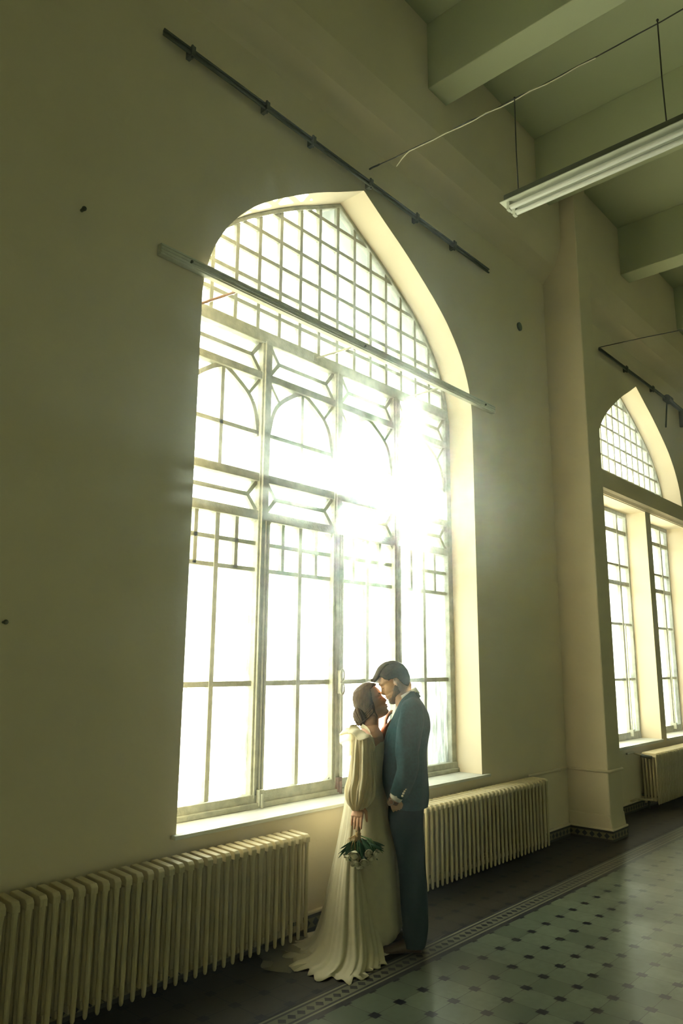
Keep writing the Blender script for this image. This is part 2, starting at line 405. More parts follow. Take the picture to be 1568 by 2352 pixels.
# pillar
p = MB(); p.box(7.45, 7.78, 3.18, YW+0.01, 0.11, ZC-0.002)
struct(p.build('pillar', M['wall'], bevel=0.012))
pf = MB(); pf.prism_x([(3.165,0.11),(3.172,0.16),(3.18,0.24),(YW,0.24),(YW,0.11)], 7.437, 7.793)
pf.build('pillar_foot', M['wall'], parent=None, bevel=0.01)['kind'] = 'structure'
# skirting
def skirt(x0, x1, y0, y1, n):
    o = struct(MB().box(x0, x1, y0, y1, 0, 0.10).build('baseboard_'+n, M['skirt']))
    struct(MB().box(x0-0.002, x1+0.002, y0-0.008, y1, 0.098, 0.118).build('trim_'+str(2+len([k for k in bpy.data.objects if k.name.startswith('baseboard')])), M['wall'], bevel=0.006))
skirt(X0, 7.44, 3.592, YW+0.005, 'front'); skirt(7.43, 7.80, 3.158, 3.60, 'pillar'); skirt(7.80, X1, 3.592, YW+0.005, 'far')
# dado moulding
d = MB()
for r in ([(6.64,3.600,0.645),(7.443,3.600,0.645)], [(7.443,3.60,0.645),(7.443,3.172,0.645)], [(7.443,3.172,0.645),(7.787,3.172,0.645)], [(7.787,3.172,0.645),(7.787,3.60,0.645)]):
    d.tube(r, 0.014, 8)
struct(d.build('trim_7', M['wall'], smooth=True))

# outside: bright ground
struct(MB().box(-30, 60, YE, 60, -0.6, -0.4).build('outside_ground', M['ext']))

# ------------------------------------------------------------------ windows
WB0, WB1 = YF-0.03, YF+0.03
def arch_bars(b, cx, w_, y0, y1, inset):
    pts = [(s*u, z) for s in (-1,) for u, z in ARCH]+[(u, z) for u, z in ARCH[::-1]][1:]
    pts = [(-HW, ZS)]+pts+[(HW, ZS)]
    n = len(pts)
    off = []
    for i, (u, z) in enumerate(pts):
        a = Vector(pts[max(i-1,0)]); c_ = Vector(pts[min(i+1,n-1)]); t = (c_-a).normalized(); nn = Vector((t.y, -t.x))
        off.append((u+nn.x*w_, z+nn.y*w_))
    for i in range(n-1):
        p0, p1, q0, q1 = pts[i], pts[i+1], off[i], off[i+1]
        b.prism([(cx+p0[0],p0[1]),(cx+p1[0],p1[1]),(cx+q1[0],q1[1]),(cx+q0[0],q0[1])], y0, y1)
def lattice(b, cx, z0, wbar=0.031):
    for k in range(-7, 8):
        u = -0.004+k*0.2165
        if abs(u) < 1.52 and archz(u)-0.02 > z0: b.bar((cx+u, z0), (cx+u, archz(u)-0.02), wbar, WB0+0.012, WB1-0.012)
    for z in (4.245, 4.459, 4.673, 4.887, 5.101, 5.315):
        if z < z0: continue
        um = max([u for u in [i*0.01 for i in range(160)] if archz(u) > z]+[0])
        if um > 0: b.bar((cx-um, z), (cx+um, z), wbar, WB0+0.014, WB1-0.014)

# window 1 ----------------------------------------------------------
cx = CENTRES[0]
W1 = empty('window_1', (0,0,0)); struct(W1)
b = MB(); arch_bars(b, cx, 0.034, YF-0.035, YF+0.04, 0); b.box(cx+HW-0.07, cx+HW, YF-0.045, YF+0.04, ZS, 3.99); b.box(cx-HW, cx-HW+0.07, YF-0.045, YF+0.04, ZS, 3.99)
b.box(cx-HW, cx+HW, YF-0.055, YF+0.04, ZS, 0.825); b.box(cx-HW, cx+HW, YF-0.075, YF+0.04, ZS, 0.775)
b.build('window_frame', M['frame'], W1, bevel=0.006)
b = MB(); b.bar((cx-1.53, 4.03), (cx+1.53, 4.03), 0.095, YF-0.05, YF+0.04); b.build('transom', M['frame'], W1, bevel=0.006)
for z0, z1 in ((3.700,3.757),(2.935,2.995),(2.655,2.722)):
    b = MB(); b.bar((cx-1.53,(z0+z1)/2),(cx+1.53,(z0+z1)/2), z1-z0, YF-0.04, YF+0.04); b.build('rail', M['frame'], W1, bevel=0.005)
for u, wd in ((-0.785,0.092),(0.0,0.085),(0.762,0.092)):
    b = MB(); b.bar((cx+u, 0.80),(cx+u, 4.0), wd, YF-0.045, YF+0.04)
    b.bar((cx+u-0.022, 0.80),(cx+u-0.022, 4.0), 0.012, YF-0.058, YF-0.04); b.bar((cx+u+0.022, 0.80),(cx+u+0.022, 2.66), 0.012, YF-0.058, YF-0.04)
    b.build('mullion', M['frame'], W1, bevel=0.005)
b = MB(); lattice(b, cx, 4.06); b.build('lattice', M['frame'], W1)
MU = (-1.515, -0.785, 0.0, 0.762, 1.515)
WW = 0.046
tr = MB(); gb = MB(); y0b, y1b = YF-0.02, YF+0.02
for i in range(4):
    l = MU[i]+(WW if 0 < i else 0.0); r = MU[i+1]-(WW if i < 3 else 0.0); c0 = (l+r)/2
    if i == 0: l0 = l-0.02
    for zt, zb in ((3.985,3.755),(2.937,2.720)):       # elongated hexagon bands
        zm = (zt+zb)/2; nx = 0.088
        for sx_, ex in ((l,1),(r,-1)):
            tr.bar((cx+sx_, zt),(cx+sx_+ex*nx, zm), 0.029, y0b, y1b); tr.bar((cx+sx_, zb),(cx+sx_+ex*nx, zm), 0.029, y0b, y1b)
        tr.bar((cx+l+nx, zm),(cx+r-nx, zm), 0.029, y0b, y1b)
    # pointed arch
    zt, zs = 3.705, 3.25
    for ex, e in ((-1, l), (1, r)):
        h = abs(e-c0)
        pts = smooth_tab([(0.0,3.715),(0.10*h/0.34,3.665),(0.235*h/0.34,3.565),(0.30*h/0.34,3.455),(h,3.27)], 6)
        for a, b_ in zip(pts, pts[1:]): tr.bar((cx+c0+ex*a[0], a[1]),(cx+c0+ex*b_[0], b_[1]), 0.032, y0b, y1b)
        tr.bar((cx+c0+ex*0.235*h/0.34, 3.565),(cx+e, 3.705), 0.022, y0b, y1b)
    tr.bar((cx+c0, 2.98),(cx+c0, 3.72), 0.029, y0b, y1b); tr.bar((cx+l, 3.295),(cx+r, 3.295), 0.029, y0b, y1b)
    # lower casement bars
    gb.bar((cx+c0, 0.81),(cx+c0, 2.67), 0.034, y0b-0.005, y1b)
    gb.bar((cx+l, 1.535),(cx+r, 1.535), 0.034, y0b, y1b)
    for z in (2.49, 2.305): gb.bar((cx+l, z),(cx+r, z), 0.028, y0b, y1b)
    for q in (0.25, 0.75): gb.bar((cx+l+(r-l)*q, 2.30),(cx+l+(r-l)*q, 2.66), 0.029, y0b, y1b)
    if i in (1, 2):
        for ux, ex in ((l,1),(r,-1)):
            for zz, ez in ((2.665,-1),(0.82,1)):
                gb.prism([(cx+ux,zz),(cx+ux+ex*0.055,zz),(cx+ux,zz+ez*0.055)], y0b-0.01, y1b)
tr.build('tracery', M['frame'], W1); 
for i in (1,2):
    c_ = MB(); l = MU[i]+WW-0.006; r = MU[i+1]-WW+0.006
    c_.box(cx+l, cx+r, YF-0.06, YF-0.01, 0.80, 0.845); c_.box(cx+l, cx+l+0.02, YF-0.055, YF-0.01, 0.8, 2.66); c_.box(cx+r-0.02, cx+r, YF-0.055, YF-0.01, 0.8, 2.66)
    c_.build('casement', M['frame'], W1, bevel=0.004)
gb.build('glazing_bars', M['frame'], W1)
pts = [(cx-HW+0.01, ZS+0.02)]+[(cx-u*0.995, z-0.01) for u, z in ARCH]+[(cx+u*0.995, z-0.01) for u, z in ARCH[::-1][1:]]+[(cx+HW-0.01, ZS+0.02)]
def pane(name, poly, m_, par):
    mb = MB(); mb.prism(poly, YF-0.003, YF+0.003); return mb.build(name, m_, par)
up = [(x, z) for x, z in pts if z > 4.02]; pane('upper_panes', [(cx-1.56,4.03)]+up+[(cx+1.56,4.03)], M['glass'], W1)
pane('middle_panes', [(cx-1.56,2.69),(cx+1.56,2.69),(cx+1.56,4.03),(cx-1.56,4.03)], M['glass'], W1)
pane('lower_panes', [(cx-1.56,0.78),(cx+1.56,0.78),(cx+1.56,2.69),(cx-1.56,2.69)], M['glassd'], W1)
# handle and latches
h = MB()
for dz in (0.05, -0.05):
    h.tube([(cx+0.015+0.022*math.cos(a), YF-0.085, 1.535+dz*1.0+0.045*math.sin(a)) for a in [i*PI/6 for i in range(13)]], 0.006, 8, cap=False)
h.box(cx-0.006, cx+0.018, YF-0.085, YF-0.055, 1.45, 1.62)
h.build('casement_handle', M['frame'], W1, smooth=False)
h = MB(); h.tube([(cx+0.02,YF-0.066,0.80),(cx+0.02,YF-0.066,1.45)], 0.006, 8); h.build('espagnolette_rod', M['frame'], W1)
for u, k in ((0.0,'rust'),(-0.765,'frame')):
    h = MB(); h.box(cx+u-0.02, cx+u+0.02, YF-0.085, YF-0.05, 0.755, 0.855); h.tube([(cx+u,YF-0.09,0.745),(cx+u,YF-0.09,0.83)], 0.011, 8)
    h.build('latch', M[k], W1)
# inner sill board
s_ = MB(); s_.box(cx-HW-0.035, cx+HW+0.085, YW-0.04, YW, ZS-0.022, ZS); s_.box(cx-HW, cx+HW, YW, YF, ZS-0.032, ZS)
s_.build('window_sill', M['sill'], W1, bevel=0.004)
s_ = MB(); s_.box(cx-HW, cx+HW, YF, YE+0.08, ZS-0.06, ZS+0.0); s_.build('outer_sill', M['ext'], W1)
# exterior lining of the opening, lighter stone
def ext_lining(cx, par):
    e = MB()
    pts = [(-HW, ZS)]+[(-u, z) for u, z in ARCH]+[(u, z) for u, z in ARCH[::-1][1:]]+[(HW, ZS)]
    for p0, p1 in zip(pts, pts[1:]):
        e.add([(cx+p0[0]*0.998, YF+0.045, p0[1]-0.003),(cx+p1[0]*0.998, YF+0.045, p1[1]-0.003),(cx+p1[0]*0.998, YE+0.03, p1[1]-0.003),(cx+p0[0]*0.998, YE+0.03, p0[1]-0.003)], [(0,1,2,3)])
    e.build('outer_reveal', M['ext'], par, solid=0.004)
ext_lining(cx, W1)

# window 2 ----------------------------------------------------------
cx = CENTRES[1]
W2 = empty('window_2', (0,0,0)); struct(W2)
b = MB(); arch_bars(b, cx, 0.034, YF-0.035, YF+0.04, 0); b.build('window_frame', M['frame'], W2)
b = MB(); lattice(b, cx, 4.05); b.box(cx-1.55, cx+1.55, YF-0.03, YF+0.03, 4.02, 4.07); b.build('lattice', M['frame'], W2)
# solid infill below the lunette, with two tall openings
OP = ((8.61, 10.19), (10.377, 11.79))
f_ = MB(); f_.box(8.60, 11.80, YW+0.001, YE-0.05, 3.73, 4.06); f_.box(10.19, 10.377, YW+0.001, YE-0.05, ZS-0.03, 3.73)
f_.build('window_pier', M['wall'], W2)
f_ = MB(); f_.prism_x([(YW+0.01,3.735),(YW-0.012,3.742),(YW-0.035,3.775),(YW-0.06,3.80),(YW-0.06,3.822),(YW+0.01,3.83)], 8.0, 12.4)
f_.build('cornice', M['wall'], W2)
for a, b_ in OP:
    g = MB(); g.box(a, b_, YF-0.04, YF+0.04, 0.74, 0.83); g.box(a, b_, YF-0.04, YF+0.04, 3.67, 3.73)
    g.box(a, a+0.04, YF-0.04, YF+0.04, 0.83, 3.67); g.box(b_-0.045, b_, YF-0.04, YF+0.04, 0.83, 3.67)
    n = 4
    for k in range(1, n):
        x_ = b_-(k*(b_-a)/n)*(0.86 if k == 1 else 1.0)
        ww = 0.05 if k % 2 else 0.07
        g.box(x_-ww/2, x_+ww/2, YF-0.035, YF+0.03, 0.80, 3.70)
    for z, t in ((3.44,.055),(2.98,.03),(2.74,.055),(2.20,.03),(1.49,.03)): g.box(a, b_, YF-0.03, YF+0.03, z-t/2, z+t/2)
    g.build('sash', M['frame'], W2)
    h = MB(); xh = b_-0.34; h.tube([(xh,YF-0.06,0.80),(xh,YF-0.06,2.2)], 0.008, 8); h.box(xh-0.02, xh+0.02, YF-0.08, YF-0.03, 0.78, 0.86); h.build('espagnolette_rod', M['frame'], W2)
    s_ = MB(); s_.box(a-0.01, b_+0.01, YW-0.025, YF, ZS-0.03, ZS); s_.build('window_sill', M['sill'], W2, bevel=0.003)
    s_ = MB(); s_.box(a, b_, YF-0.003, YF+0.003, 0.76, 3.71); s_.build('lower_panes', M['glassd'], W2)
pts = [(cx-u*0.995, z-0.01) for u, z in ARCH]+[(cx+u*0.995, z-0.01) for u, z in ARCH[::-1][1:]]
pane('upper_panes', pts, M['glass'], W2)
ext_lining(cx, W2)

# ------------------------------------------------------------------ fittings on the wall
# trunking rail across window 1 at z 4.13
t = empty('cable_trunking', (2.3, YW, 4.13))
tag(t, 'long grey ridged cable trunking crossing the big arched window', 'trunking')
b = MB(); b.box(0.0, 3.89, -0.045, -0.002, -0.036, 0.036)
for dz in (-0.022, 0.0, 0.022): b.box(0.0, 3.89, -0.052, -0.044, dz-0.004, dz+0.004)
b.build('channel', M['steel'], t, bevel=0.003)
for xx in (0.57, 1.75, 2.93):
    b = MB(); b.tube([(xx-0.10, 0.27, -0.10),(xx+0.05, 0.0, -0.028)], 0.009, 8); b.box(xx-0.125, xx-0.085, 0.245, 0.28, -0.125, -0.075)
    b.build('bracket', M['rust' if xx < 1 else 'frame'], t)
for xx in (0.22, 1.9, 3.7):
    b = MB(); b.tube([(xx,-0.058,0.0),(xx,-0.043,0.0)], 0.009, 10); b.build('screw', M['dark'], t)
# dark rail high above
def wall_rail(x0, x1, z, label, clamps, hook=False):
    t = empty('wall_rail', (x0, YW, z)); tag(t, label, 'rail')
    b = MB(); L_ = x1-x0
    b.tube([(0,-0.05,0.016),(L_,-0.05,0.016)], 0.009, 10); b.tube([(0,-0.05,-0.020),(L_,-0.05,-0.020)], 0.008, 10); b.box(0, L_, -0.044, -0.036, -0.02, 0.016)
    b.build('rail_bar', M['dark'], t)
    for xx in clamps:
        b = MB(); b.box(xx-0.014, xx+0.014, -0.07, 0.0, -0.035, 0.033); b.tube([(xx,-0.05,-0.05),(xx,-0.05,0.05)], 0.009, 8)
        b.build('clamp', M['dark'], t)
    if hook:
        b = MB(); b.tube([(L_,-0.05,0.0),(L_+0.25,-0.06,-0.04),(L_+0.25,-0.06,-0.36)], 0.03, 8); b.build('bent_pipe', M['dark'], t)
    return t
wall_rail(2.22, 6.15, 5.605, 'dark double metal rail fixed above the big arched window', (0.22, 0.88, 1.36, 2.05, 2.7, 3.3))
wall_rail(8.86, 11.3, 5.66, 'dark metal rail beyond the pillar, above the far arched window', (0.9, 1.9), hook=False)
b = MB(); b.tube([(0,-0.06,0.0),(0.62,-0.06,-0.02),(0.62,-0.06,-0.30)], 0.035, 10); b.tube([(-0.02,-0.06,0),(0.12,-0.06,0)], 0.06, 10)
b.tube([(0.0,-0.06,-0.02),(0.0,-0.012,-0.45)], 0.012, 8)
tag(b.build('elbow_pipe', M['dark'], None, loc=(11.3, YW, 5.66)), 'dark elbow-shaped pipe at the end of the far wall rail', 'pipe')
# round vent
v = empty('wall_vent', (6.83, YW, 5.252)); tag(v, 'small round dark vent plug high on the wall left of the pillar', 'vent')
b = MB(); b.tube([(0,-0.014,0),(0,0.0,0)], 0.047, 20); b.build('rim', M['dark'], v)
b = MB(); b.tube([(0,-0.018,0),(0,-0.013,0)], 0.036, 20); b.build('plug', mat('vent_green', (0.10,0.14,0.09), 0.5), v)
for (x, z), lab in (((1.585,1.855),'tiny dark wall hook at the left edge of the picture'), ((1.80,4.15),'tiny dark nail in bare wall left of the cable trunking')):
    b = MB(); b.tube([(0,-0.03,0),(0,0,0)], 0.007 if z < 3 else 0.010, 8); b.ball((0,-0.03,0), 0.012 if z < 3 else 0.014, 10)
    tag(b.build('wall_hook', M['dark'], None, loc=(x, YW, z), smooth=True), lab, 'hook')

# hanging cable line with lamp
LX = 4.31
cb = empty('cable_line', (LX, YW, 5.786)); tag(cb, 'thin sagging cable running out from the wall above the window, holding the lamp', 'cable')
b = MB(); pts = []
for i in range(25):
    q = i/24; y = -q*3.4; z = -0.11*math.sin(PI*q*0.75)+0.004*math.sin(i*2.1); pts.append((0.003*math.sin(i*1.7), y, z))
b.tube(pts, 0.0045, 6); b.build('cable', M['wire'], cb)
b = MB(); b.tube([(0,0,0),(0.01,-0.03,0.01),(0,-0.05,0.0),(0.012,-0.08,0.005),(0,-0.11,-0.006)], 0.008, 6); b.build('wall_anchor', M['wire'], cb)
def cz(y): q = -y/3.4; return -0.11*math.sin(PI*q*0.75)
b = MB(); pts = [(0.004*math.sin(i*1.9), -0.42-i*0.12, cz(-0.42-i*0.12)-0.006+0.004*math.sin(i*2.3)) for i in range(14)]
pts = [(0.03,-0.27,-0.085),(0.015,-0.34,-0.055)]+pts
b.tube(pts, 0.0048, 6); b.build('loose_cord', M['wirel'], cb)
cb2 = MB(); cb2.tube([(0,0,0),(0.0,-0.5,-0.03),(0,-1.1,-0.08)], 0.006, 6)
tag(cb2.build('cable_line', M['wire'], None, loc=(9.02, YW, 5.75)), 'thin dark cable reaching from the far wall rail to the right picture edge', 'cable')

lamp = empty('pendant_lamp', (LX, 1.66, 4.86)); tag(lamp, 'twin-tube fluorescent lamp hanging on two wires below the ceiling beams', 'lamp')
y0, y1 = -0.66, 0.66
b = MB(); b.box(-0.065, 0.065, y0, y1, 0.006, 0.062); b.build('housing', M['lampd'], lamp, bevel=0.004)
b = MB(); b.box(-0.085, 0.085, y0-0.01, y1+0.02, 0.0, 0.006); b.build('reflector', M['lampw'], lamp)
b = MB(); b.box(-0.012, 0.012, y0+0.06, y1-0.04, -0.022, 0.0); b.build('ballast_strip', M['lampd'], lamp)
for xx in (-0.042, 0.042):
    b = MB(); b.tube([(xx,-0.58,-0.040),(xx,0.62,-0.040)], 0.019, 16); tb = b.build('fluorescent_tube', M['tube'], lamp, smooth=False)
    for yy in (-0.59, 0.63):
        b = MB(); b.box(xx-0.018, xx+0.018, yy-0.012, yy+0.012, -0.062, 0.005); b.build('tube_holder', M['lampw'], lamp, bevel=0.003)
for yy, top in ((0.575, 0.845), (-0.44, 0.84)):
    b = MB(); b.tube([(0,yy,0.05),(0.0,yy+0.004,top/2),(0,yy,top)], 0.0045, 6); b.ball((0,yy,top), 0.009, 8); b.build('suspension_wire', M['wire'], lamp)

# ------------------------------------------------------------------ radiators
def section_mesh():
    b = MB(); ncol = 5; yf, yb = -0.085, 0.085
    # rounded top and bottom headers
    pts = [(yf-0.004, 0.600), (yf-0.004, 0.630), (yf+0.012, 0.646), (yb-0.012, 0.652), (yb+0.004, 0.628), (yb+0.004, 0.600)]
    b.prism_x(pts, -0.0185, 0.0185)
    b.prism_x([(yf+0.03,0.105),(yf+0.03,0.140),(yb-0.03,0.140),(yb-0.03,0.105)], -0.012, 0.012)
    for zc in (0.612, 0.122): b.tube([(-0.0311,0.01,zc),(0.0311,0.01,zc)], 0.019, 10)
    for k in range(ncol):
        y = yf+0.008+(yb-yf-0.016)*k/(ncol-1)
        b.tube([(0,y,0.070 if k in (0,4) else 0.10),(0,y,0.082 if k in (0,4) else 0.11),(0,y,0.14),(0,y,0.56),(0,y,0.60),(0,y,0.63)], [(0.006,0.006),(0.0105,0.010),(0.0135,0.012),(0.0135,0.012),(0.0165,0.013),(0.017,0.013)], 12)
    return b
proto_sec = None
def radiator(x0, n, pitch, y, label, pipe=None):
    global proto_sec
    r = empty('radiator', (x0, y, 0)); tag(r, label, 'radiator', 'cast-iron radiators under the windows')
    for i in range(n):
        if proto_sec is None:
            o = section_mesh().build('section', M['rad'], r, bevel=0.004); proto_sec = o
        else:
            o = proto_sec.copy(); C.objects.link(o); o.parent = r
        o.location = (pitch*(i+0.5), 0, 0); o.scale = (1,1,1)
    for i in (1, n-2):
        b = MB(); b.box(pitch*(i+0.5)-0.012, pitch*(i+0.5)+0.012, -0.05, YW-y, 0.14, 0.16); b.build('wall_bracket', M['dark'], r)
        b = MB(); b.box(pitch*(i+0.5)-0.010, pitch*(i+0.5)+0.010, 0.05, 0.07, 0.0, 0.10); b.build('foot', M['dark'], r)
    if pipe == 'left':
        b = MB(); b.tube([(-0.36,0.115,0.655),(-0.16,0.115,0.655),(-0.10,0.08,0.63),(0,0.0,0.61)], 0.012, 8); b.build('pipe', M['rad'], r); b = MB(); b.tube([(-0.36,0.10,0.135),(-0.16,0.10,0.135),(-0.05,0.05,0.12),(0,0,0.12)], 0.012, 8); b.build('pipe', M['rad'], r)
        b = MB(); b.tube([(-0.08,0.06,0.62),(-0.005,-0.04,0.60)], 0.02, 10); b.build('valve', M['dark'], r)
    if pipe == 'right':
        xe = n*pitch
        b = MB(); b.tube([(xe,0,0.61),(xe+0.03,0.0,0.61)], 0.018, 10); b.tube([(xe+0.03,0.0,0.57),(xe+0.03,0.0,0.63)], 0.012, 8); b.build('valve', M['dark'], r)
    return r
radiator(3.50-38*0.0622, 38, 0.0622, 3.475, 'long cream cast-iron radiator under the window, left of the bride')
radiator(4.685, 31, 0.0622, 3.475, 'cream cast-iron radiator beside the groom, ending before the pillar', pipe='right')
radiator(9.33, 45, 0.0500, 3.475, 'cream cast-iron radiator beyond the pillar below the far window', pipe='left')
# ------------------------------------------------------------------ the couple
# local frame: x runs along the line between the two people, y away from the room, z up
PA = math.radians(38.236 - 90.0)
PL = 4.93
P0 = (PL*math.cos(math.radians(38.236)), PL*math.sin(math.radians(38.236)), 0.0)
def pc(s, z, d):
    """shift a point of the couple's mid plane to depth d along the sight of someone facing them"""
    k = (PL+d)/PL
    return Vector((s*k, d, 1.68+(z-1.68)*k))

def head_mesh(mb, mtx, sc=1.0, female=False, infl=0.0, keep=None, nz=52, nt=64, noise_amp=0.0):
    """head surface in its own axes (x forward, y left, z up), origin in the middle of the skull"""
    F = [(0.122,0.0),(0.118,0.032),(0.105,0.058),(0.085,0.077),(0.062,0.088),(0.042,0.093),(0.030,0.096),(0.016,0.089),(0.006,0.089),(-0.008,0.096),(-0.022,0.103),(-0.034,0.101),(-0.041,0.092),(-0.048,0.092),(-0.054,0.098),(-0.060,0.095),(-0.063,0.093),(-0.069,0.096),(-0.076,0.090),(-0.083,0.086),(-0.094,0.092),(-0.104,0.089),(-0.113,0.076),(-0.120,0.052)]
    B = [(0.122,0.0),(0.115,-0.042),(0.095,-0.074),(0.060,-0.095),(0.02,-0.101),(-0.02,-0.092),(-0.05,-0.072),(-0.075,-0.052),(-0.10,-0.035),(-0.120,0.0)]
    Wd = [(0.122,0.0),(0.115,0.035),(0.095,0.060),(0.060,0.075),(0.03,0.077),(0.0,0.075),(-0.03,0.071),(-0.055,0.066),(-0.075,0.058),(-0.095,0.044),(-0.110,0.028),(-0.120,0.008)]
    rows = []
    for i in range(nz+1):
        z = 0.122*math.cos(PI*i/nz) if True else 0
        z = 0.001+0.121*math.cos(PI*i/nz)
        f = lerp(F, z)[0]; bk = lerp(B, z)[0]; w_ = lerp(Wd, z)[0]
        xc = (f*0.42+bk*0.58) if z > -0.04 else (f*0.35+bk*0.65)
        row = []
        for j in range(nt):
            a = 2*PI*j/nt; ca, sa = math.cos(a), math.sin(a)
            e = 0.86 if ca > 0 else 0.95
            px_ = (abs(ca)**e)*(1 if ca > 0 else -1); py_ = (abs(sa)**e)*(1 if sa > 0 else -1)
            y = w_*py_
            # base profile without nose for the sides
            fl = f
            nose = 0.0
            if -0.046 < z < 0.02:
                t = (0.02-z)/0.045
                base = 0.089
                nb = 0.024*max(0, min(1, t)) if z > -0.028 else 0.024*max(0, (z+0.046)/0.018)
                wd = 0.008+0.008*max(0, min(1, t))
                fl = min(f, base); nose = nb*math.exp(-(y/wd)**2)
            x = xc+((fl-xc) if ca > 0 else (xc-bk))*px_
            if ca > 0:
                x += nose
                x -= 0.013*math.exp(-((abs(y)-0.031)/0.014)**2-((z-0.012)/0.012)**2)   # sockets
                x += 0.006*math.exp(-((abs(y)-0.031)/0.011)**2-((z-0.008)/0.008)**2)   # closed lids
                x += 0.004*math.exp(-((abs(y)-0.028)/0.016)**2-((z-0.032)/0.008)**2)   # brow ridge
                x += 0.004*math.exp(-((abs(y)-0.042)/0.016)**2-((z+0.022)/0.016)**2)   # cheek
            v = Vector((x, y, z))
            if infl:
                nn = Vector((x-xc, y*1.3, z+0.01)); nn.normalize(); v = v+nn*infl
                if noise_amp: v = v+nn*noise_amp*noise.noise(Vector((x*40, y*40, z*40)))
            row.append(v)
        rows.append(row)
    vs = [mtx @ (v*sc) for r in rows for v in r]
    fs = []
    for i in range(nz):
        for j in range(nt):
            q = (i*nt+j, i*nt+(j+1)%nt, (i+1)*nt+(j+1)%nt, (i+1)*nt+j)
            if keep:
                c_ = (rows[i][j]+rows[i+1][(j+1)%nt])/2
                if not keep(c_): continue
            fs.append(q)
    if not keep:
        b0 = nz*nt; vs.append(sum(vs[b0:b0+nt], Vector())/nt); fs += [(b0+j, b0+(j+1)%nt, len(vs)-1) for j in range(nt)]
    mb.add(vs, fs)

def ear(mb, mtx, sc, side):
    pts = []
    for i in range(15):
        a = -0.42*PI+1.35*PI*i/14
        pts.append(Vector((-0.012-0.0135*math.cos(a), side*(0.080+0.006*max(0, -math.cos(a-0.2*PI))+0.004), 0.002+0.026*math.sin(a))))
    mb.tube([mtx @ (p*sc) for p in pts], [0.0038*sc]*15, 8)
    mb.ball(mtx @ (Vector((-0.010, side*0.076, 0.002))*sc), (0.014*sc, 0.012*sc, 0.026*sc), 12)
    mb.ball(mtx @ (Vector((-0.002, side*0.079, -0.022))*sc), 0.0078*sc, 8)
    mb.ball(mtx @ (Vector((0.002, side*0.079, -0.002))*sc), 0.005*sc, 8)

def pose(f, up):
    f = Vector(f).normalized(); up = Vector(up); up = (up-f*up.dot(f)).normalized(); l = up.cross(f)
    m_ = Matrix.Identity(4)
    for i in range(3): m_[i][0] = f[i]; m_[i][1] = l[i]; m_[i][2] = up[i]
    return m_

def loft(mb, tab, n=64, fold=None, sub=5, power=1.0, closed_ends=False):
    """tab rows: (z, cx, cy, rx, ry); fold(theta, t, z) -> radial offset; superellipse power"""
    rows = smooth_tab(tab, sub); out = []
    k = len(rows)
    for i, (z, cx_, cy_, rx, ry) in enumerate(rows):
        t = i/(k-1); r = []
        for j in range(n):
            a = 2*PI*j/n; ca, sa = math.cos(a), math.sin(a)
            px_ = (abs(ca)**power)*(1 if ca >= 0 else -1); py_ = (abs(sa)**power)*(1 if sa >= 0 else -1)
            o = fold(a, t, z) if fold else 0
            dz = 0
            if isinstance(o, tuple): o, dz = o
            r.append(Vector((cx_+(rx+o)*px_, cy_+(ry+o)*py_, z+dz)))
        out.append(r)
    mb.grid(out, closed=True)
    if closed_ends:
        for r, rev in ((out[0], 0), (out[-1], 1)):
            c_ = sum(r, Vector())/len(r); nn = len(r)
            mb.add([c_]+r, [(0, 1+(j+1)%nn, 1+j) for j in range(nn)])
    return out

def hand(mb, wrist, dirv, palm_n, L=0.17, curl=0.6, thumb_side=1, spread=0.14):
    """palm and five unequal bent fingers; dirv = towards the fingers, palm_n = the way the palm faces"""
    d = Vector(dirv).normalized(); n = Vector(palm_n); n = (n-d*n.dot(d)).normalized(); s_ = d.cross(n)*thumb_side
    w_ = Vector(wrist); k = L/0.18
    pal = [(0.0,0.026,0.018),(0.025,0.032,0.016),(0.055,0.040,0.014),(0.085,0.042,0.012)]
    mb.tube([w_+d*a*k for a, _, _ in pal], [(b*k, c_*k) for _, b, c_ in pal], 16, ref=s_)
    mb.ball(w_+d*0.085*k, (0.01*k,)*3, 8)
    spec = [(0.031,0.070,0.0085,1),(0.011,0.080,0.009,0),(-0.010,0.074,0.0085,-0.5),(-0.030,0.058,0.0075,-1.3)]
    for off, ln, r, sp in spec:
        p = w_+d*0.078*k+s_*off*k; dr = (d+s_*spread*sp*0.6).normalized(); pts = [p-d*0.02*k, p]; rad = [r*k*1.1, r*k*1.08]
        ang = 0.12
        for q, (fr, rr_) in enumerate(((0.46,1.0),(0.30,0.92),(0.24,0.78))):
            ang += curl*(0.75 if q == 0 else 0.9)
            v = dr*math.cos(ang)+n*math.sin(ang)
            p = p+v*ln*fr*k; pts.append(p); rad.append(r*k*rr_)
        mb.limb(pts, rad, 10)
    p = w_+d*0.022*k+s_*0.026*k; v1 = (d*0.65+s_*0.6+n*0.35).normalized(); v2 = (d*0.9+s_*0.15+n*0.5).normalized()
    mb.limb([p-s_*0.008*k, p+v1*0.034*k, p+v1*0.034*k+v2*0.030*k, p+v1*0.034*k+v2*0.052*k], [0.014*k,0.0115*k,0.010*k,0.008*k], 10)

def pobj(mb, name, m_, parent=None, **kw):
    o = mb.build(name, m_, parent, **kw)
    if parent is None: o.location = P0; o.rotation_euler = (0, 0, PA)
    return o

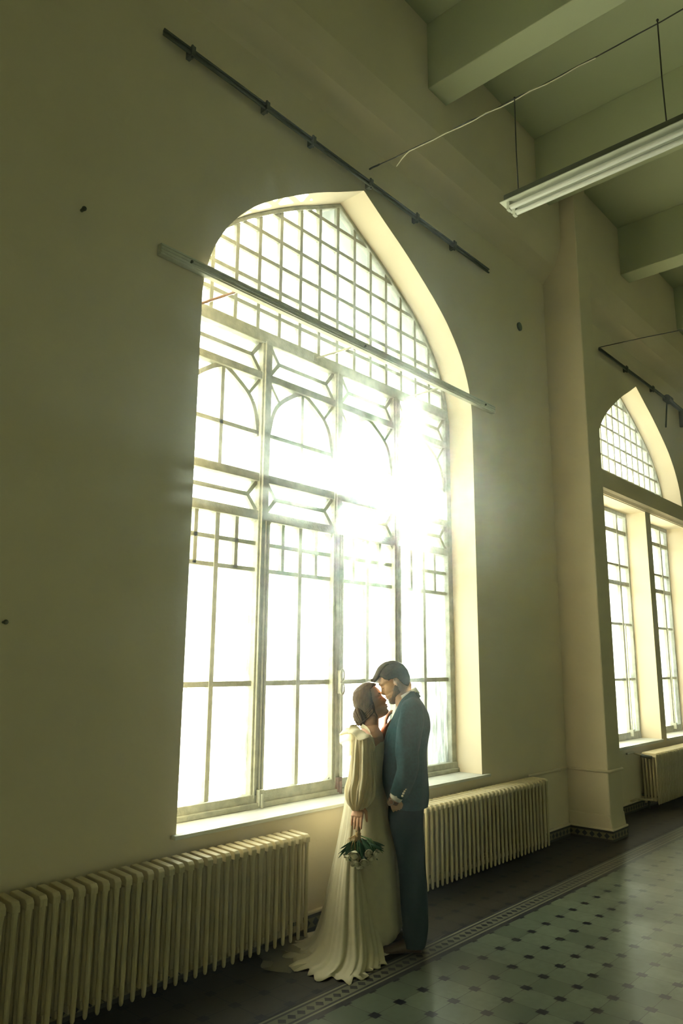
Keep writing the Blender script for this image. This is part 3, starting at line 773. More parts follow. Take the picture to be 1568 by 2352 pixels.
# ======================= the bride =======================
BS = 0.93; BD = 0.02
bf = Vector((0.914*math.cos(0.22), -math.sin(0.22), 0.407)); HB = pose(bf, (-0.407, 0, 0.914))
chin = pc(-0.019, 1.370, BD)
cB = chin-HB @ (Vector((0.090, 0, -0.106))*BS)
HBm = Matrix.Translation(cB) @ HB
body = MB()
head_mesh(body, HBm, BS, True); ear(body, HBm, BS, 1); ear(body, HBm, BS, -1)
nb = cB+(HB @ Vector((-0.028,0,-0.06)))*BS
body.limb([nb, Vector((-0.128, BD, 1.335)), Vector((-0.137, BD+0.005, 1.275)), Vector((-0.14, BD, 1.20))], [0.050,0.044,0.053,0.07], 20)
# torso
body.tube([(-0.14,BD,1.285),(-0.138,BD,1.255),(-0.135,BD,1.22),(-0.132,BD,1.16),(-0.135,BD,1.08),(-0.145,BD,0.98),(-0.145,BD,0.90),(-0.145,BD,0.80)],
          [(0.05,0.06),(0.062,0.12),(0.078,0.165),(0.085,0.155),(0.080,0.14),(0.070,0.115),(0.072,0.11),(0.07,0.11)], 28, ref=(1,0,0))
body.tube([(-0.115,BD-0.05,1.19),(-0.10,BD-0.05,1.14),(-0.115,BD-0.05,1.08)], [(0.02,0.03),(0.035,0.045),(0.02,0.03)], 14)
# collar bones
for sg in (-1, 1): body.tube([(-0.100,BD+sg*0.015,1.250),(-0.118,BD+sg*0.06,1.256),(-0.135,BD+sg*0.11,1.245)], [0.006,0.007,0.004], 8)
for sg in (-1, 1):
    body.limb([(-0.15,BD+sg*0.08,0.80),(-0.145,BD+sg*0.07,0.45),(-0.13,BD+sg*0.06,0.10)], [0.058,0.045,0.035], 14)
    body.limb([(-0.16,BD+sg*0.06,0.05),(-0.08,BD+sg*0.06,0.03)], [0.035,0.025], 10)
# near arm, hanging, holding the flowers
WB = pc(-0.205, 0.815, -0.165)
body.limb([(-0.165,-0.10,1.200), pc(-0.195,1.10,-0.15), pc(-0.200,1.00,-0.16), pc(-0.205,0.90,-0.163), WB], [0.040,0.041,0.036,0.031,0.023], 16)
hand(body, WB, pc(-0.236,0.66,-0.238)-WB, (0.30,0.95,0), L=0.176, curl=0.14, thumb_side=1, spread=0.03)
# far arm raised to him
body.limb([(-0.13,BD+0.15,1.215),(-0.115,BD+0.19,1.10),(-0.075,BD+0.13,1.155),(-0.045,BD+0.06,1.255)], [0.043,0.036,0.031,0.024], 14)
hand(body, (-0.045,BD+0.055,1.255), (0.10,-0.15,1.0), (1,0.1,0.1), L=0.155, curl=0.28, thumb_side=-1)
bride = pobj(body, 'person', M['skinB'], smooth=True, remesh=0.0035, smoothit=3)
tag(bride, 'woman in a long ivory dress and puffed sleeves facing the man, flowers in hand', 'person', 'couple by the window')
# lips, brows, lashes
def face_bits(Hm, sc, par, girl):
    b = MB()
    b.tube([Hm @ (Vector((0.086,sg*0.022,-0.056))*sc) if k else Hm @ (Vector((0.086,sg*0.022,-0.056))*sc) for sg, k in ((-1,0),)]+
           [Hm @ (Vector((0.0975-0.012*(t**2)/0.0004*0.3, t, -0.0545))*sc) for t in (-0.014,-0.007,0.0,0.007,0.014)]+[Hm @ (Vector((0.086,0.022,-0.056))*sc)], [0.001*sc,0.0035*sc,0.0045*sc,0.004*sc,0.0045*sc,0.0035*sc,0.001*sc], 8)
    b.build('upper_lip', M['lips'], par, smooth=True)
    b = MB(); b.tube([Hm @ (Vector((0.0955-9*t*t, t, -0.067+6*t*t))*sc) for t in (-0.018,-0.011,-0.005,0.0,0.005,0.011,0.018)], [0.001*sc,0.004*sc,0.005*sc,0.005*sc,0.005*sc,0.004*sc,0.001*sc], 8)
    b.build('lower_lip', M['lips'], par, smooth=True)
    for sg in (-1, 1):
        b = MB(); b.tube([Hm @ (Vector((x, sg*y, z))*sc) for x, y, z in ((0.095,0.012,0.030),(0.093,0.022,0.036),(0.087,0.034,0.037),(0.076,0.046,0.031))], [0.0015*sc,0.0030*sc,0.0028*sc,0.001*sc], 6)
        b.build('eyebrow', M['brow'], par)
        b = MB(); b.tube([Hm @ (Vector((x, sg*y, z))*sc) for x, y, z in ((0.0835,0.018,0.003),(0.0875,0.026,0.0015),(0.0855,0.035,0.001),(0.0785,0.043,0.0015))], [0.0008*sc,0.0013*sc,0.0013*sc,0.0006*sc], 6)
        b.build('eyelashes', M['brow'], par)
face_bits(HBm, BS, bride, True)
# hair: swept back cap and a low bun
def keepB(v):
    x, y, z = v
    if z < -0.055: return False
    hl = 0.052-0.5*max(0, 0.045-z)*0.45+max(0, z-0.06)*0.7
    hl = lerp([(-0.06,-0.035),(-0.03,-0.012),(0.0,0.018),(0.03,0.042),(0.06,0.050),(0.085,0.050),(0.122,0.12)], z)[0]
    return x < hl
b = MB(); head_mesh(b, HBm, BS, True, infl=0.015, keep=keepB, noise_amp=0.003, nz=100, nt=140)
hb = b.build('hair', M['hairB'], bride, smooth=True, solid=0.010)
b = MB(); bc = pc(-0.194, 1.350, BD)
for k in range(11):                                # twisted locks of the bun
    a0 = k*0.571; pts = []; rad = []
    for i in range(9):
        t = i/8; a = a0+t*2.4; rr_ = 0.050*math.sin(PI*(0.12+0.76*t))
        pts.append(bc+Vector((0.75*rr_*math.cos(a)-0.01*t, rr_*math.sin(a)*0.9, 0.052-0.104*t+0.012*math.sin(a*2)))); rad.append(0.0155*(0.55+0.45*math.sin(PI*t)))
    b.tube(pts, rad, 8)
b.ball(bc, (0.036,0.042,0.056), 14); b.build('bun', M['hairB'], hb, smooth=True)
b = MB()
for k in range(7):                                 # locks from the temple back over the ear
    z0 = 0.03-k*0.012
    pts = [Vector((0.040-0.004*k, -0.062-0.004*k, z0)), Vector((0.005,-0.083,z0-0.016)), Vector((-0.035,-0.082,z0-0.034)), Vector((-0.075,-0.055,z0-0.05))]
    pts = [Vector(q) for q in smooth_tab([tuple(q) for q in pts], 4)]
    b.tube([HBm @ (q*BS) for q in pts], [0.003+0.0055*math.sin(PI*min(1,(i+1)/len(pts))) for i in range(len(pts))], 8)
b.build('locks', M['hairB'], hb, smooth=True)
ps_ = smooth_tab([(0.034,-0.068,0.01),(0.030,-0.078,-0.03),(0.018,-0.078,-0.065),(0.018,-0.070,-0.095),(0.004,-0.068,-0.125)], 5)
b = MB(); b.tube([HBm @ (Vector(p_)*BS) for p_ in ps_], [0.0015+0.0035*math.sin(PI*i/(len(ps_)-1)) for i in range(len(ps_))], 8)
b.build('loose_strand', M['hairB'], hb, smooth=True)
b = MB(); q = bc+Vector((-0.005,-0.01,-0.052))
b.tube([q+Vector((-0.035,-0.01,-0.012)), q+Vector((0.0,-0.045,0.002)), q+Vector((0.036,-0.045,0.030)), q+Vector((0.05,-0.02,0.04))], 0.004, 8); b.build('hair_band', M['hairB'], hb, smooth=True)
b = MB(); b.ball(HBm @ (Vector((0.004,-0.083,-0.028))*BS), 0.006, 10); b.build('earring', M['earring'], bride, smooth=True)
b = MB(); b.ball(HBm @ (Vector((0.004,0.083,-0.036))*BS), 0.006, 10); b.build('earring', M['earring'], bride, smooth=True)

# dress ---------------------------------------------------------
def fold_col(a, t, z):
    k = max(0, (1.0-z))
    return 0.010*k*math.sin(7*a+1.3*z)+0.006*k*math.sin(13*a+0.7)
dress = MB()
loft(dress, [(1.192,-0.130,BD,0.082,0.140),(1.165,-0.128,BD,0.089,0.150),(1.10,-0.128,BD,0.090,0.140),(1.03,-0.135,BD,0.084,0.128),(0.97,-0.138,BD,0.082,0.124),(0.90,-0.142,BD,0.092,0.135),(0.81,-0.143,BD,0.110,0.15),(0.674,-0.140,BD,0.132,0.17),(0.57,-0.128,BD,0.149,0.185),(0.37,-0.125,BD,0.157,0.195),(0.20,-0.122,BD,0.166,0.20),(0.12,-0.122,BD,0.169,0.20),(0.075,-0.128,BD,0.160,0.195),(0.05,-0.135,BD,0.145,0.18)], n=96, fold=fold_col)
dr = dress.build('dress', M['dress'], bride, smooth=True, solid=0.004)
# neckline: shallow square front and a shoulder yoke
yk = MB(); rows = []
for i in range(7):
    t = i/6; z = 1.165+0.05*t
    r = []
    for j in range(25):
        a = -PI*0.5-0.95*PI*(0.5-j/24)      # near side quarter
        r.append(Vector((-0.130+(0.080-0.010*t)*math.cos(a), BD+(0.126+0.03*t)*math.sin(a), z+0.02*t*math.cos(a+PI))))
    rows.append(r)
yk.grid(rows); yk.build('shoulder_yoke', M['dress'], dr, smooth=True, solid=0.003)
# draped train: a wide cone falling back and to the left, spreading over the floor
TR = [ # z, left s, right s, near d, far d
 (0.97,-0.225,-0.150,-0.075,0.14),(0.866,-0.286,-0.150,-0.10,0.16),(0.76,-0.304,-0.160,-0.12,0.17),(0.66,-0.322,-0.165,-0.14,0.18),(0.54,-0.345,-0.165,-0.18,0.18),(0.425,-0.370,-0.152,-0.22,0.18),(0.30,-0.398,-0.128,-0.27,0.18),(0.20,-0.420,-0.108,-0.31,0.18),(0.12,-0.445,-0.085,-0.35,0.18),(0.06,-0.475,-0.070,-0.40,0.18),(0.025,-0.53,-0.063,-0.45,0.18),(0.012,-0.60,-0.060,-0.49,0.17)]
rows = smooth_tab(TR, 6); train = MB(); out = []
N = 150
for i, (z, l, r, nd, fd) in enumerate(rows):
    t = i/(len(rows)-1); ring = []
    for j in range(N):
        a = 2*PI*j/N; ca, sa = math.cos(a), math.sin(a)
        cx_ = (l+r)/2; cy_ = (nd+fd)/2
        rx = (r-l)/2; ry = (fd-nd)/2
        amp = 0.022*(t**1.2)
        fo = amp*(math.sin(9*a+0.6*math.sin(3*a))*0.8+0.5*math.sin(17*a+1.0))+0.012*t*t*math.sin(31*a)
        if t < 0.12: fo *= t/0.12
        # the flow is pulled towards the lower left: lean the near side
        x = cx_+(rx+fo)*ca; y = cy_+(ry+fo)*sa
        zz = z
        if z < 0.16: zz = z+0.012*max(0, math.sin(14*a+0.5))*(1-z/0.16)*0.9
        x = x*(PL+y)/PL
        ring.append(Vector((x, y, zz)))
    out.append(ring)
# last flare lying on the floor
last = out[-1]; flo = []
for j in range(N):
    a = 2*PI*j/N; v = last[j]; o = Vector((math.cos(a), math.sin(a), 0))
    w_ = 0.045+0.018*math.sin(12*a)+0.010*math.sin(23*a+1)
    if math.cos(a) > 0.6: w_ *= 0.25
    if math.sin(a) > 0.3: w_ *= 0.3
    f = v+o*w_; f.z = 0.008+0.006*math.sin(24*a); flo.append(f)
out.append(flo)
train.grid(out, closed=True)
train.build('train', M['dress'], dr, smooth=True, solid=0.003)
vl = MB(); rows = []
for i in range(9):
    t = i/8; r = []
    for j in range(28):
        u = j/27
        a = PI*(0.62+0.72*u)
        R_ = 0.08+(0.33+0.03*math.sin(17*u))*t
        r.append(Vector((-0.38+R_*1.0*math.cos(a), -0.20+R_*0.80*math.sin(a), 0.006+0.028*(1-t)+0.004*math.sin(9*u+6*t))))
    rows.append(r)
vl.grid(rows); vl.build('sheer_train_edge', M['veil'], dr, smooth=True)
# sleeve
SL = [(1.225,-0.182,-0.10,0.050,0.055),(1.20,-0.178,-0.125,0.060,0.065),(1.15,-0.178,-0.145,0.064,0.072),(1.08,-0.178,-0.155,0.068,0.075),(1.00,-0.180,-0.158,0.074,0.080),(0.93,-0.190,-0.155,0.084,0.085),(0.88,-0.195,-0.156,0.080,0.082),(0.845,-0.202,-0.160,0.064,0.068),(0.82,-0.207,-0.165,0.042,0.046),(0.805,-0.209,-0.167,0.032,0.034)]
def fold_sl(a, t, z):
    e = math.sin(PI*min(1, t*1.0))
    return 0.0085*(0.35+e)*math.sin(8*a+2.5*t)+0.004*math.sin(19*a-3*t)+0.003*math.sin(31*a)*(1 if z < 0.93 else 0.3)
sv = MB(); loft(sv, SL, n=128, fold=fold_sl, sub=6)
sv.build('sleeve', M['sheer'], dr, smooth=True, solid=0.002)
sv = MB(); loft(sv, [(1.225,-0.15,0.16,0.045,0.05),(1.15,-0.13,0.20,0.06,0.06),(1.07,-0.11,0.215,0.07,0.06),(1.02,-0.10,0.20,0.05,0.05)], n=96, fold=fold_sl)
sv.build('sleeve', M['sheer'], dr, smooth=True, solid=0.002)
b = MB(); b.tube([(-0.209,-0.167,0.798),(-0.209,-0.167,0.810)], 0.031, 24, cap=False); b.build('sleeve_cuff', M['dress'], dr, smooth=True, solid=0.004)
# ruffles at the shoulder
def frill(inner, outer, amp, freq, name, n=36, m_=10, mt='sheer'):
    I = smooth_tab(inner, 8); O = smooth_tab(outer, 8); b = MB(); rows = []
    for i in range(m_+1):
        t = i/m_; r = []
        for j in range(n):
            u = j/(n-1)
            def at(T):
                q = u*(len(T)-1); k = min(int(q), len(T)-2); f = q-k
                return Vector(T[k]).lerp(Vector(T[k+1]), f)
            p_ = at(I).lerp(at(O), t); s2 = math.sin(freq*u*2*PI)
            r.append(p_+Vector((0.2*amp*t*s2, -amp*t*math.cos(freq*u*2*PI), amp*0.8*t*s2+0.012*math.sin(PI*t))))
        rows.append(r)
    b.grid(rows); b.build(name, M[mt], dr, smooth=True, solid=0.0015)
frill([(-0.215,-0.03,1.245),(-0.205,-0.09,1.235),(-0.195,-0.13,1.215),(-0.215,-0.14,1.165),(-0.235,-0.13,1.11)],
      [(-0.29,0.0,1.262),(-0.330,-0.07,1.242),(-0.322,-0.14,1.200),(-0.300,-0.16,1.150),(-0.272,-0.15,1.098)], 0.012, 3.5, 'shoulder_ruffle')
frill([(-0.205,0.03,1.262),(-0.200,-0.03,1.262),(-0.175,-0.08,1.255),(-0.150,-0.11,1.235)],
      [(-0.262,-0.02,1.285),(-0.272,-0.10,1.255),(-0.21,-0.19,1.222),(-0.128,-0.185,1.215)], 0.010, 2.5, 'collar_ruffle', mt='dress')
frill([(-0.205,0.03,1.262),(-0.190,-0.02,1.270),(-0.165,-0.06,1.265),(-0.145,-0.09,1.245)],
      [(-0.195,0.05,1.292),(-0.180,-0.02,1.296),(-0.140,-0.11,1.262),(-0.120,-0.15,1.225)], 0.004, 2.0, 'collar_ruffle', mt='dress')
frill([(-0.150,-0.12,1.235),(-0.140,-0.15,1.20),(-0.138,-0.16,1.15)],
      [(-0.118,-0.14,1.222),(-0.100,-0.18,1.175),(-0.118,-0.19,1.125)], 0.008, 2.0, 'front_ruffle', mt='dress')

# ======================= the bouquet =======================
bq = empty('bouquet', P0, PA); tag(bq, 'bouquet of white roses, green leaves and dry grasses held head down', 'bouquet')
TB = pc(-0.214, 0.642, -0.205)       # where the stems are gripped
b = MB()
for k in range(16):
    a = k*2.4; r0 = 0.010*math.sqrt(k/16)
    top = TB+Vector((r0*math.cos(a)+0.012, r0*math.sin(a)+0.004, 0.085)); e = TB+Vector((0.030*math.cos(a)*0.9, 0.02*math.sin(a)+0.010, -0.07))
    b.tube([top, TB+Vector((r0*math.cos(a), r0*math.sin(a), -0.01)), e], 0.0028, 6)
b.build('stems', M['stem'], bq)
b = MB(); b.tube([TB+Vector((0.0,0,-0.002)), TB+Vector((0,0,-0.022))], 0.017, 16); b.build('ribbon', M['stem'], bq, smooth=False)
def rose(c_, r, ax):
    b = MB(); ax = Vector(ax).normalized(); mt_ = ax.to_track_quat('Z', 'Y').to_matrix()
    b.ball(c_, (r*0.55, r*0.55, r*0.6), 12, mt_)
    for ring, (n, rr_, tilt, sz) in enumerate(((3,0.35,0.2,0.75),(4,0.55,0.5,0.95),(5,0.75,0.9,1.05))):
        for k in range(n):
            a = 2*PI*k/n+ring*0.7+random.uniform(-0.2,0.2); rows = []
            for i in range(6):
                u = i/5; row = []
                for j in range(7):
                    v = (j/6-0.5)*2
                    aa = a+v*(1.1-0.35*ring*0.5)*math.sin(PI*(0.2+0.7*u))
                    R_ = r*(rr_*0.35+rr_*0.8*math.sin(u*PI*0.5)+0.18*tilt*u*u+0.05*v*v*u)
                    h_ = r*sz*(u*1.15-0.55)-0.25*r*tilt*u*u
                    row.append(Vector(c_)+mt_ @ Vector((R_*math.cos(aa), R_*math.sin(aa), h_)))
                rows.append(row)
            b.grid(rows)
    b.build('rose', M['rose'], bq, smooth=True, solid=0.0012)
RS = [(-0.236,0.510,-0.215,0.040,(-0.15,-0.75,-0.6)),(-0.226,0.462,-0.215,0.030,(0.0,-0.6,-0.8)),(-0.268,0.492,-0.18,0.030,(-0.5,-0.5,-0.7)),(-0.180,0.472,-0.205,0.030,(0.2,-0.7,-0.6)),
      (-0.135,0.490,-0.19,0.028,(0.5,-0.7,-0.4)),(-0.108,0.520,-0.18,0.027,(0.7,-0.6,-0.3)),(-0.150,0.525,-0.205,0.024,(0.3,-0.9,-0.2)),(-0.205,0.450,-0.14,0.024,(0.0,0.3,-0.9)),(-0.090,0.540,-0.15,0.022,(0.8,-0.5,-0.4)),(-0.160,0.455,-0.15,0.024,(0.3,-0.3,-0.9)),(-0.290,0.515,-0.16,0.018,(-0.8,-0.4,-0.4))]
for s_, z, d, r, ax in RS: rose(pc(s_, z, d-0.055), r, ax)
def leaf(a, b_, w_, nrm):
    a = Vector(a); b_ = Vector(b_); d = b_-a; side = d.cross(Vector(nrm)).normalized(); n = Vector(nrm).normalized(); rows = []
    for i in range(8):
        t = i/7; ww = w_*math.sin(PI*min(1, 0.06+t*0.92))**0.8; c_ = a+d*t+n*0.15*d.length*math.sin(PI*t)*0.5
        rows.append([c_-side*ww, c_-n*ww*0.35, c_+side*ww])
    mb = MB(); mb.grid(rows); mb.build('leaf', M['leaf'], bq, smooth=True, solid=0.0008)
rnd = random.Random(3)
for k in range(96):
    u = (k*0.618)%1.0; s1 = -0.330+0.285*u+rnd.uniform(-0.012,0.012); z1 = 0.452+0.085*abs(u-0.42)*2.0+rnd.uniform(-0.012,0.03); dd = -0.235+rnd.uniform(-0.04,0.06)
    if k < 5: z1 = 0.470+rnd.uniform(-0.005,0.035)
    t0 = rnd.uniform(0.15,0.7); e = pc(s1, z1, dd); st_ = TB.lerp(e, t0)+Vector((0,-0.012,-0.012))
    leaf(st_, e, rnd.uniform(0.004,0.008), (rnd.uniform(-0.5,0.5), -1, rnd.uniform(-0.3,0.3)))
b = MB()
for k in range(16):
    e = pc(-0.30+0.012*k*0.55+rnd.uniform(-0.01,0.01), 0.52+rnd.uniform(0,0.05), -0.23+rnd.uniform(-0.03,0.03)); b.tube([TB+Vector((-0.005,0,-0.01)), TB.lerp(e,0.5)+Vector((-0.012,0,0.006)), e], [0.0018,0.0015,0.001], 5)
b.build('dry_grass', M['stem'], bq)
b = MB()
for k in range(12):
    e = pc(-0.075+rnd.uniform(-0.06,0.025), 0.52+rnd.uniform(0,0.04), -0.23+rnd.uniform(-0.04,0.04)); b.tube([TB+Vector((0.004,0,-0.015)), TB.lerp(e,0.5)+Vector((0.012,0,0.010)), e], [0.002,0.0018,0.0012], 5)
b.build('green_stems', M['gstem'], bq)

# ======================= the groom =======================
gf = Vector((-0.857, -0.06, -0.515)); HG = pose(gf, (-0.515, 0, 0.857))
chinG = pc(-0.006, 1.421, 0.0)
cG = chinG-HG @ Vector((0.090, 0, -0.106)); HGm = Matrix.Translation(cG) @ HG
body = MB(); head_mesh(body, HGm, 1.0); ear(body, HGm, 1.0, 1); ear(body, HGm, 1.0, -1)
body.limb([cG+HG @ Vector((-0.03,0,-0.05)), Vector((0.055,0,1.475)), Vector((0.098,0,1.42)), Vector((0.115,0,1.33))], [0.062,0.060,0.066,0.09], 20)
body.tube([(0.115,0,1.43),(0.112,0,1.39),(0.105,0,1.33),(0.10,0,1.2),(0.09,0,1.05),(0.085,0,0.92),(0.09,0,0.82)], [(0.05,0.08),(0.07,0.15),(0.09,0.17),(0.10,0.16),(0.10,0.145),(0.10,0.15),(0.10,0.15)], 24, ref=(1,0,0))
for sg in (-1, 1):
    body.limb([(0.09,sg*0.085,0.86),(0.10,sg*0.085,0.48),(0.125,sg*0.085,0.10)], [0.085,0.058,0.040], 14)
    body.limb([(0.14,sg*0.085,0.05),(0.06,sg*0.085-0.006,0.042)], [0.028,0.020], 10)
WG = pc(0.014, 0.850, -0.225)
body.limb([(0.12,-0.16,1.37), pc(0.105,1.22,-0.24), pc(0.10,1.10,-0.255), pc(0.065,0.98,-0.25), WG], [0.055,0.046,0.040,0.035,0.027], 16)
hand(body, WG, pc(0.055,0.72,-0.120)-WG, (0.2,1,0), L=0.180, curl=0.12, thumb_side=-1, spread=0.05)
body.limb([(0.12,0.16,1.37),(0.11,0.24,1.15),(0.02,0.22,1.02),(-0.10,0.17,1.02)], [0.055,0.044,0.036,0.027], 14)
hand(body, (-0.10,0.17,1.02), (-1,-0.25,0.05), (-0.2,-1,0), L=0.18, curl=0.25, thumb_side=1)
groom = pobj(body, 'person', M['skinG'], smooth=True, remesh=0.0035, smoothit=3)
tag(groom, 'man in a blue linen suit bending his head to the woman, hand in pocket', 'person', 'couple by the window')
face_bits(HGm, 1.0, groom, False)
def keepG(v):
    x, y, z = v
    if z < -0.062: return False
    hl = lerp([(-0.065,-0.060),(-0.045,-0.045),(-0.02,-0.034),(0.0,-0.030),(0.020,-0.020),(0.028,0.030),(0.045,0.046),(0.075,0.060),(0.122,0.12)], z)[0]
    return x < hl
b = MB(); head_mesh(b, HGm, 1.0, False, infl=0.010, keep=keepG, noise_amp=0.0015, nz=100, nt=140)
hg = b.build('hair', M['hairG'], groom, smooth=True, solid=0.008)
b = MB()                                     # longer top combed forward into a quiff
for k in range(26):
    y = -0.055+0.11*k/25; q = math.cos(y/0.062*1.35)
    pts = [Vector((-0.07,y*0.9,0.098*q+0.0)), Vector((-0.02,y,0.128*(0.80+0.2*q))), Vector((0.035,y,0.128*(0.72+0.25*q))), Vector((0.078,y*0.9,0.098*(0.7+0.3*q))), Vector((0.104+rnd.uniform(-0.006,0.006),y*0.75,0.083*(0.75+0.25*q))), Vector((0.118+rnd.uniform(-0.008,0.006),y*0.6,0.082+rnd.uniform(-0.004,0.006)))]
    pts = [Vector(p_) for p_ in smooth_tab([tuple(p_) for p_ in pts], 4)]
    b.tube([HGm @ p_ for p_ in pts], [0.010*math.sin(PI*(0.1+0.82*i/(len(pts)-1)))**0.6 for i in range(len(pts))], 8)
b.build('quiff', M['hairG'], hg, smooth=True)
def keepBeard(v):
    x, y, z = v
    if z > -0.018 or z < -0.119: return False
    lo = lerp([(-0.12,0.02),(-0.09,0.0),(-0.06,0.005),(-0.03,0.0),(-0.018,0.0)], z)[0]
    hi = lerp([(-0.12,0.2),(-0.080,0.2),(-0.0795,0.075),(-0.06,0.055),(-0.04,0.035),(-0.018,0.018)], z)[0]
    return lo < x < hi
M['beard'] = mat('short_beard', (0.27,0.16,0.085), 0.7, bump=0.5, bscale=250, var=0.3, vscale=200)
b = MB(); head_mesh(b, HGm, 1.0, False, infl=0.0035, keep=keepBeard, nz=100, nt=140); b.build('beard', M['beard'], groom, smooth=True, solid=0.003)

# jacket
JK = [ # z, front s, back s, half width
 (1.500,0.105,0.150,0.060),(1.478,0.082,0.166,0.095),(1.445,0.060,0.186,0.150),(1.405,0.038,0.206,0.185),(1.35,0.010,0.229,0.200),(1.28,-0.020,0.240,0.205),(1.21,-0.038,0.232,0.200),(1.13,-0.050,0.222,0.190),(1.05,-0.060,0.218,0.185),(0.95,-0.064,0.219,0.192),(0.88,-0.048,0.220,0.200),(0.835,-0.026,0.219,0.202),(0.812,-0.010,0.216,0.202)]
def fold_j(a, t, z):
    e = 0.004*math.sin(5*a+9*t)*(0.3+t)+0.003*math.sin(3*a-14*t)
    return e
jk = MB(); loft(jk, [(z,(f+b_)/2,0.0,(b_-f)/2,hw) for z, f, b_, hw in JK], n=96, fold=fold_j, power=0.88)
jo = jk.build('jacket', M['suit'], groom, smooth=True, solid=0.006)
SJ = [((0.125,-0.135,1.425),0.055,0.050),((0.122,-0.175,1.395),0.070,0.060),((0.118,-0.205,1.34),0.075,0.062),(tuple(pc(0.108,1.25,-0.235)),0.072,0.058),(tuple(pc(0.100,1.15,-0.250)),0.067,0.056),(tuple(pc(0.098,1.06,-0.255)),0.064,0.055),(tuple(pc(0.085,0.985,-0.252)),0.062,0.052),(tuple(pc(0.060,0.92,-0.242)),0.055,0.048),(tuple(pc(0.032,0.868,-0.230)),0.046,0.042)]
flat = smooth_tab([(*p_, a, b_) for p_, a, b_ in SJ], 7)
rows = []; sj = MB(); n = 48
for i, q in enumerate(flat):
    t = i/(len(flat)-1); pv = Vector(flat[min(i+1,len(flat)-1)][:3])-Vector(flat[max(i-1,0)][:3]); pv.normalize()
    x = Vector((1,0,0)); x = (x-pv*x.dot(pv)).normalized(); y = pv.cross(x); r = []
    for j in range(n):
        a = 2*PI*j/n
        fo = 0.0045*math.sin(3*a+20*t)*math.exp(-((t-0.62)/0.18)**2)+0.003*math.sin(2*a-11*t)+0.0025*math.sin(5*a+8*t)
        r.append(Vector(q[:3])+x*(q[3]+fo)*math.cos(a)+y*(q[4]+fo)*math.sin(a))
    rows.append(r)
sj.grid(rows, closed=True); sj.add([Vector(flat[0][:3])]+rows[0], [(0,1+j,1+(j+1)%n) for j in range(n)])
so_ = sj.build('jacket_sleeve', M['suit'], jo, smooth=True, solid=0.004)
for (s_, z) in ((0.079,0.866),(0.086,0.881),(0.092,0.895),(0.099,0.908)):
    b = MB(); c_ = pc(s_, z, -0.262); b.ball(c_+Vector((-0.016,-0.022,0)), (0.0068,0.006,0.0068), 12); b.build('sleeve_button', M['button'], so_, smooth=True)
sj = MB(); sj.limb([(0.12,0.15,1.395),(0.115,0.225,1.20),(0.03,0.225,1.05),(-0.07,0.185,1.025)], [0.07,0.06,0.052,0.042], 24); sj.build('jacket_sleeve', M['suit'], jo, smooth=True)
# collar and lapel
b = MB(); rows = []
CL = [((0.150,0.055,1.492),(0.165,0.075,1.468)),((0.160,0.0,1.498),(0.182,0.0,1.470)),((0.150,-0.060,1.490),(0.172,-0.085,1.462)),((0.115,-0.088,1.462),(0.135,-0.120,1.435)),((0.070,-0.090,1.425),(0.085,-0.125,1.400)),((0.030,-0.082,1.375),(0.055,-0.130,1.355)),((-0.005,-0.078,1.31),(0.030,-0.135,1.300)),((-0.030,-0.072,1.23),(-0.005,-0.120,1.24)),((-0.048,-0.060,1.14),(-0.040,-0.075,1.145))]
CLs = smooth_tab([(*a, *b_) for a, b_ in CL], 5)
for q in CLs:
    a = Vector(q[:3]); c_ = Vector(q[3:]); rows.append([a, a.lerp(c_, 0.5)+Vector((0,-0.004,0.004)), c_])
b.grid(rows); b.build('lapel', M['suit'], jo, smooth=True, solid=0.006)
# shirt
b = MB(); rows = []
for i in range(5):
    t = i/4; r = []
    for j in range(40):
        a = 2*PI*j/40
        r.append(Vector((0.088+0.022*(1-t)+(0.064+0.006*(1-t))*math.cos(a), (0.066+0.006*(1-t))*math.sin(a), 1.452+0.040*t+0.036*math.cos(a)+0.0*t)))
    rows.append(r)
b.grid(rows, closed=True); b.build('shirt_collar', M['shirt'], groom, smooth=True, solid=0.004)
b = MB(); b.grid([[(0.050,-0.04,1.42),(0.030,0,1.41),(0.050,0.04,1.42)],[(0.025,-0.05,1.35),(0.012,0,1.34),(0.025,0.05,1.35)],[(0.0,-0.04,1.25),(-0.01,0,1.25),(0.0,0.04,1.25)]]); b.build('shirt_front', M['shirt'], groom, smooth=True, solid=0.004)
b = MB(); e = (WG-pc(0.060,0.92,-0.242)).normalized(); q0 = pc(0.034,0.872,-0.230)
b.tube([q0, q0+e*0.030], [0.040,0.037], 24, cap=False); b.build('shirt_cuff', M['shirt'], groom, smooth=True, solid=0.003)
q1 = q0+e*0.040
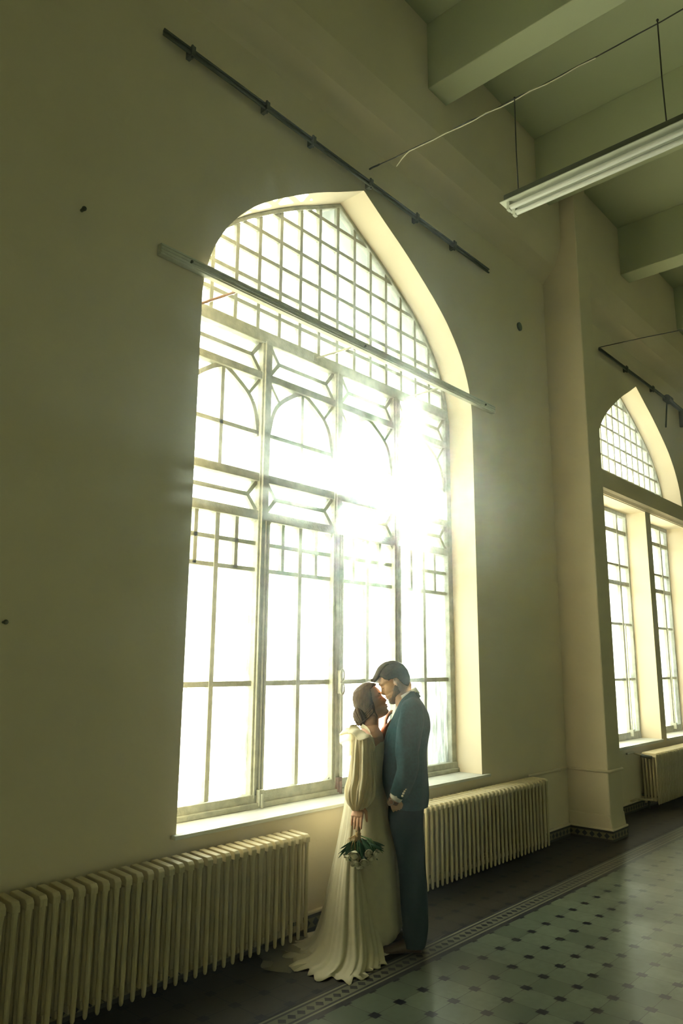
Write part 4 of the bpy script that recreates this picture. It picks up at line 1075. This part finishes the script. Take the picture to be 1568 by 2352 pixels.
b = MB(); b.tube([q1, q1+e*0.018], [0.031,0.030], 24, cap=False); wt = b.build('wristwatch', M['strap'], groom, smooth=True, solid=0.003)
b = MB(); c_ = q1+e*0.009+Vector((-0.012,-0.030,0)); dn = Vector((-0.35,-0.93,0)); b.tube([c_, c_+dn*0.007], 0.017, 24); b.build('watch_case', M['watch'], wt)
b = MB(); b.tube([c_+dn*0.007, c_+dn*0.008], 0.0125, 24); b.build('watch_dial', M['strap'], wt)
# trousers
def leg_tab(d, off):
    return [(0.92,0.088,d*0.85,0.108,0.10),(0.84,0.086,d*0.9,0.108,0.10),(0.73,0.083,d,0.104,0.098),(0.57,0.106+off,d,0.088,0.085),(0.45,0.117+off,d,0.082,0.078),(0.37,0.123+off,d,0.080,0.075),(0.25,0.128+off,d,0.077,0.072),(0.14,0.132+off,d,0.074,0.07),(0.06,0.128+off,d,0.068,0.066),(0.035,0.124+off,d,0.066,0.064)]
tr_ = MB()
for d, off in ((-0.085,0.0),(0.085,-0.006)): loft(tr_, leg_tab(d, off), n=48, fold=lambda a, t, z: 0.003*math.sin(4*a+12*t)*(t), sub=5)
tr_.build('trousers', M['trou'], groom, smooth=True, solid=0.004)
for d, tw in ((-0.085,-0.16),(0.085,0.02)):
    b = MB(); hx = 0.165; dirx = Vector((-math.cos(tw), math.sin(tw), 0)); sd = Vector((-dirx.y, dirx.x, 0)); o = Vector((hx, d, 0)); rows = []
    for i, (x, w_, h_) in enumerate(((-0.002,0.022,0.05),(0.012,0.036,0.07),(0.06,0.039,0.085),(0.11,0.038,0.075),(0.16,0.044,0.055),(0.21,0.045,0.044),(0.25,0.036,0.036),(0.275,0.016,0.024))):
        r = []
        for j in range(16):
            a = 2*PI*j/16; zz = h_*0.5+h_*0.5*math.sin(a); r.append(o+dirx*x+sd*w_*math.cos(a)*(1.0 if math.sin(a) < 0 else 0.9)+Vector((0,0,0.002+zz)))
        rows.append(r)
    b.grid(rows, closed=True)
    for r in (rows[0], rows[-1]): b.add([sum(r, Vector())/16]+r, [(0,1+j,1+(j+1)%16) for j in range(16)])
    b.build('shoe', M['shoe'], groom, smooth=True)
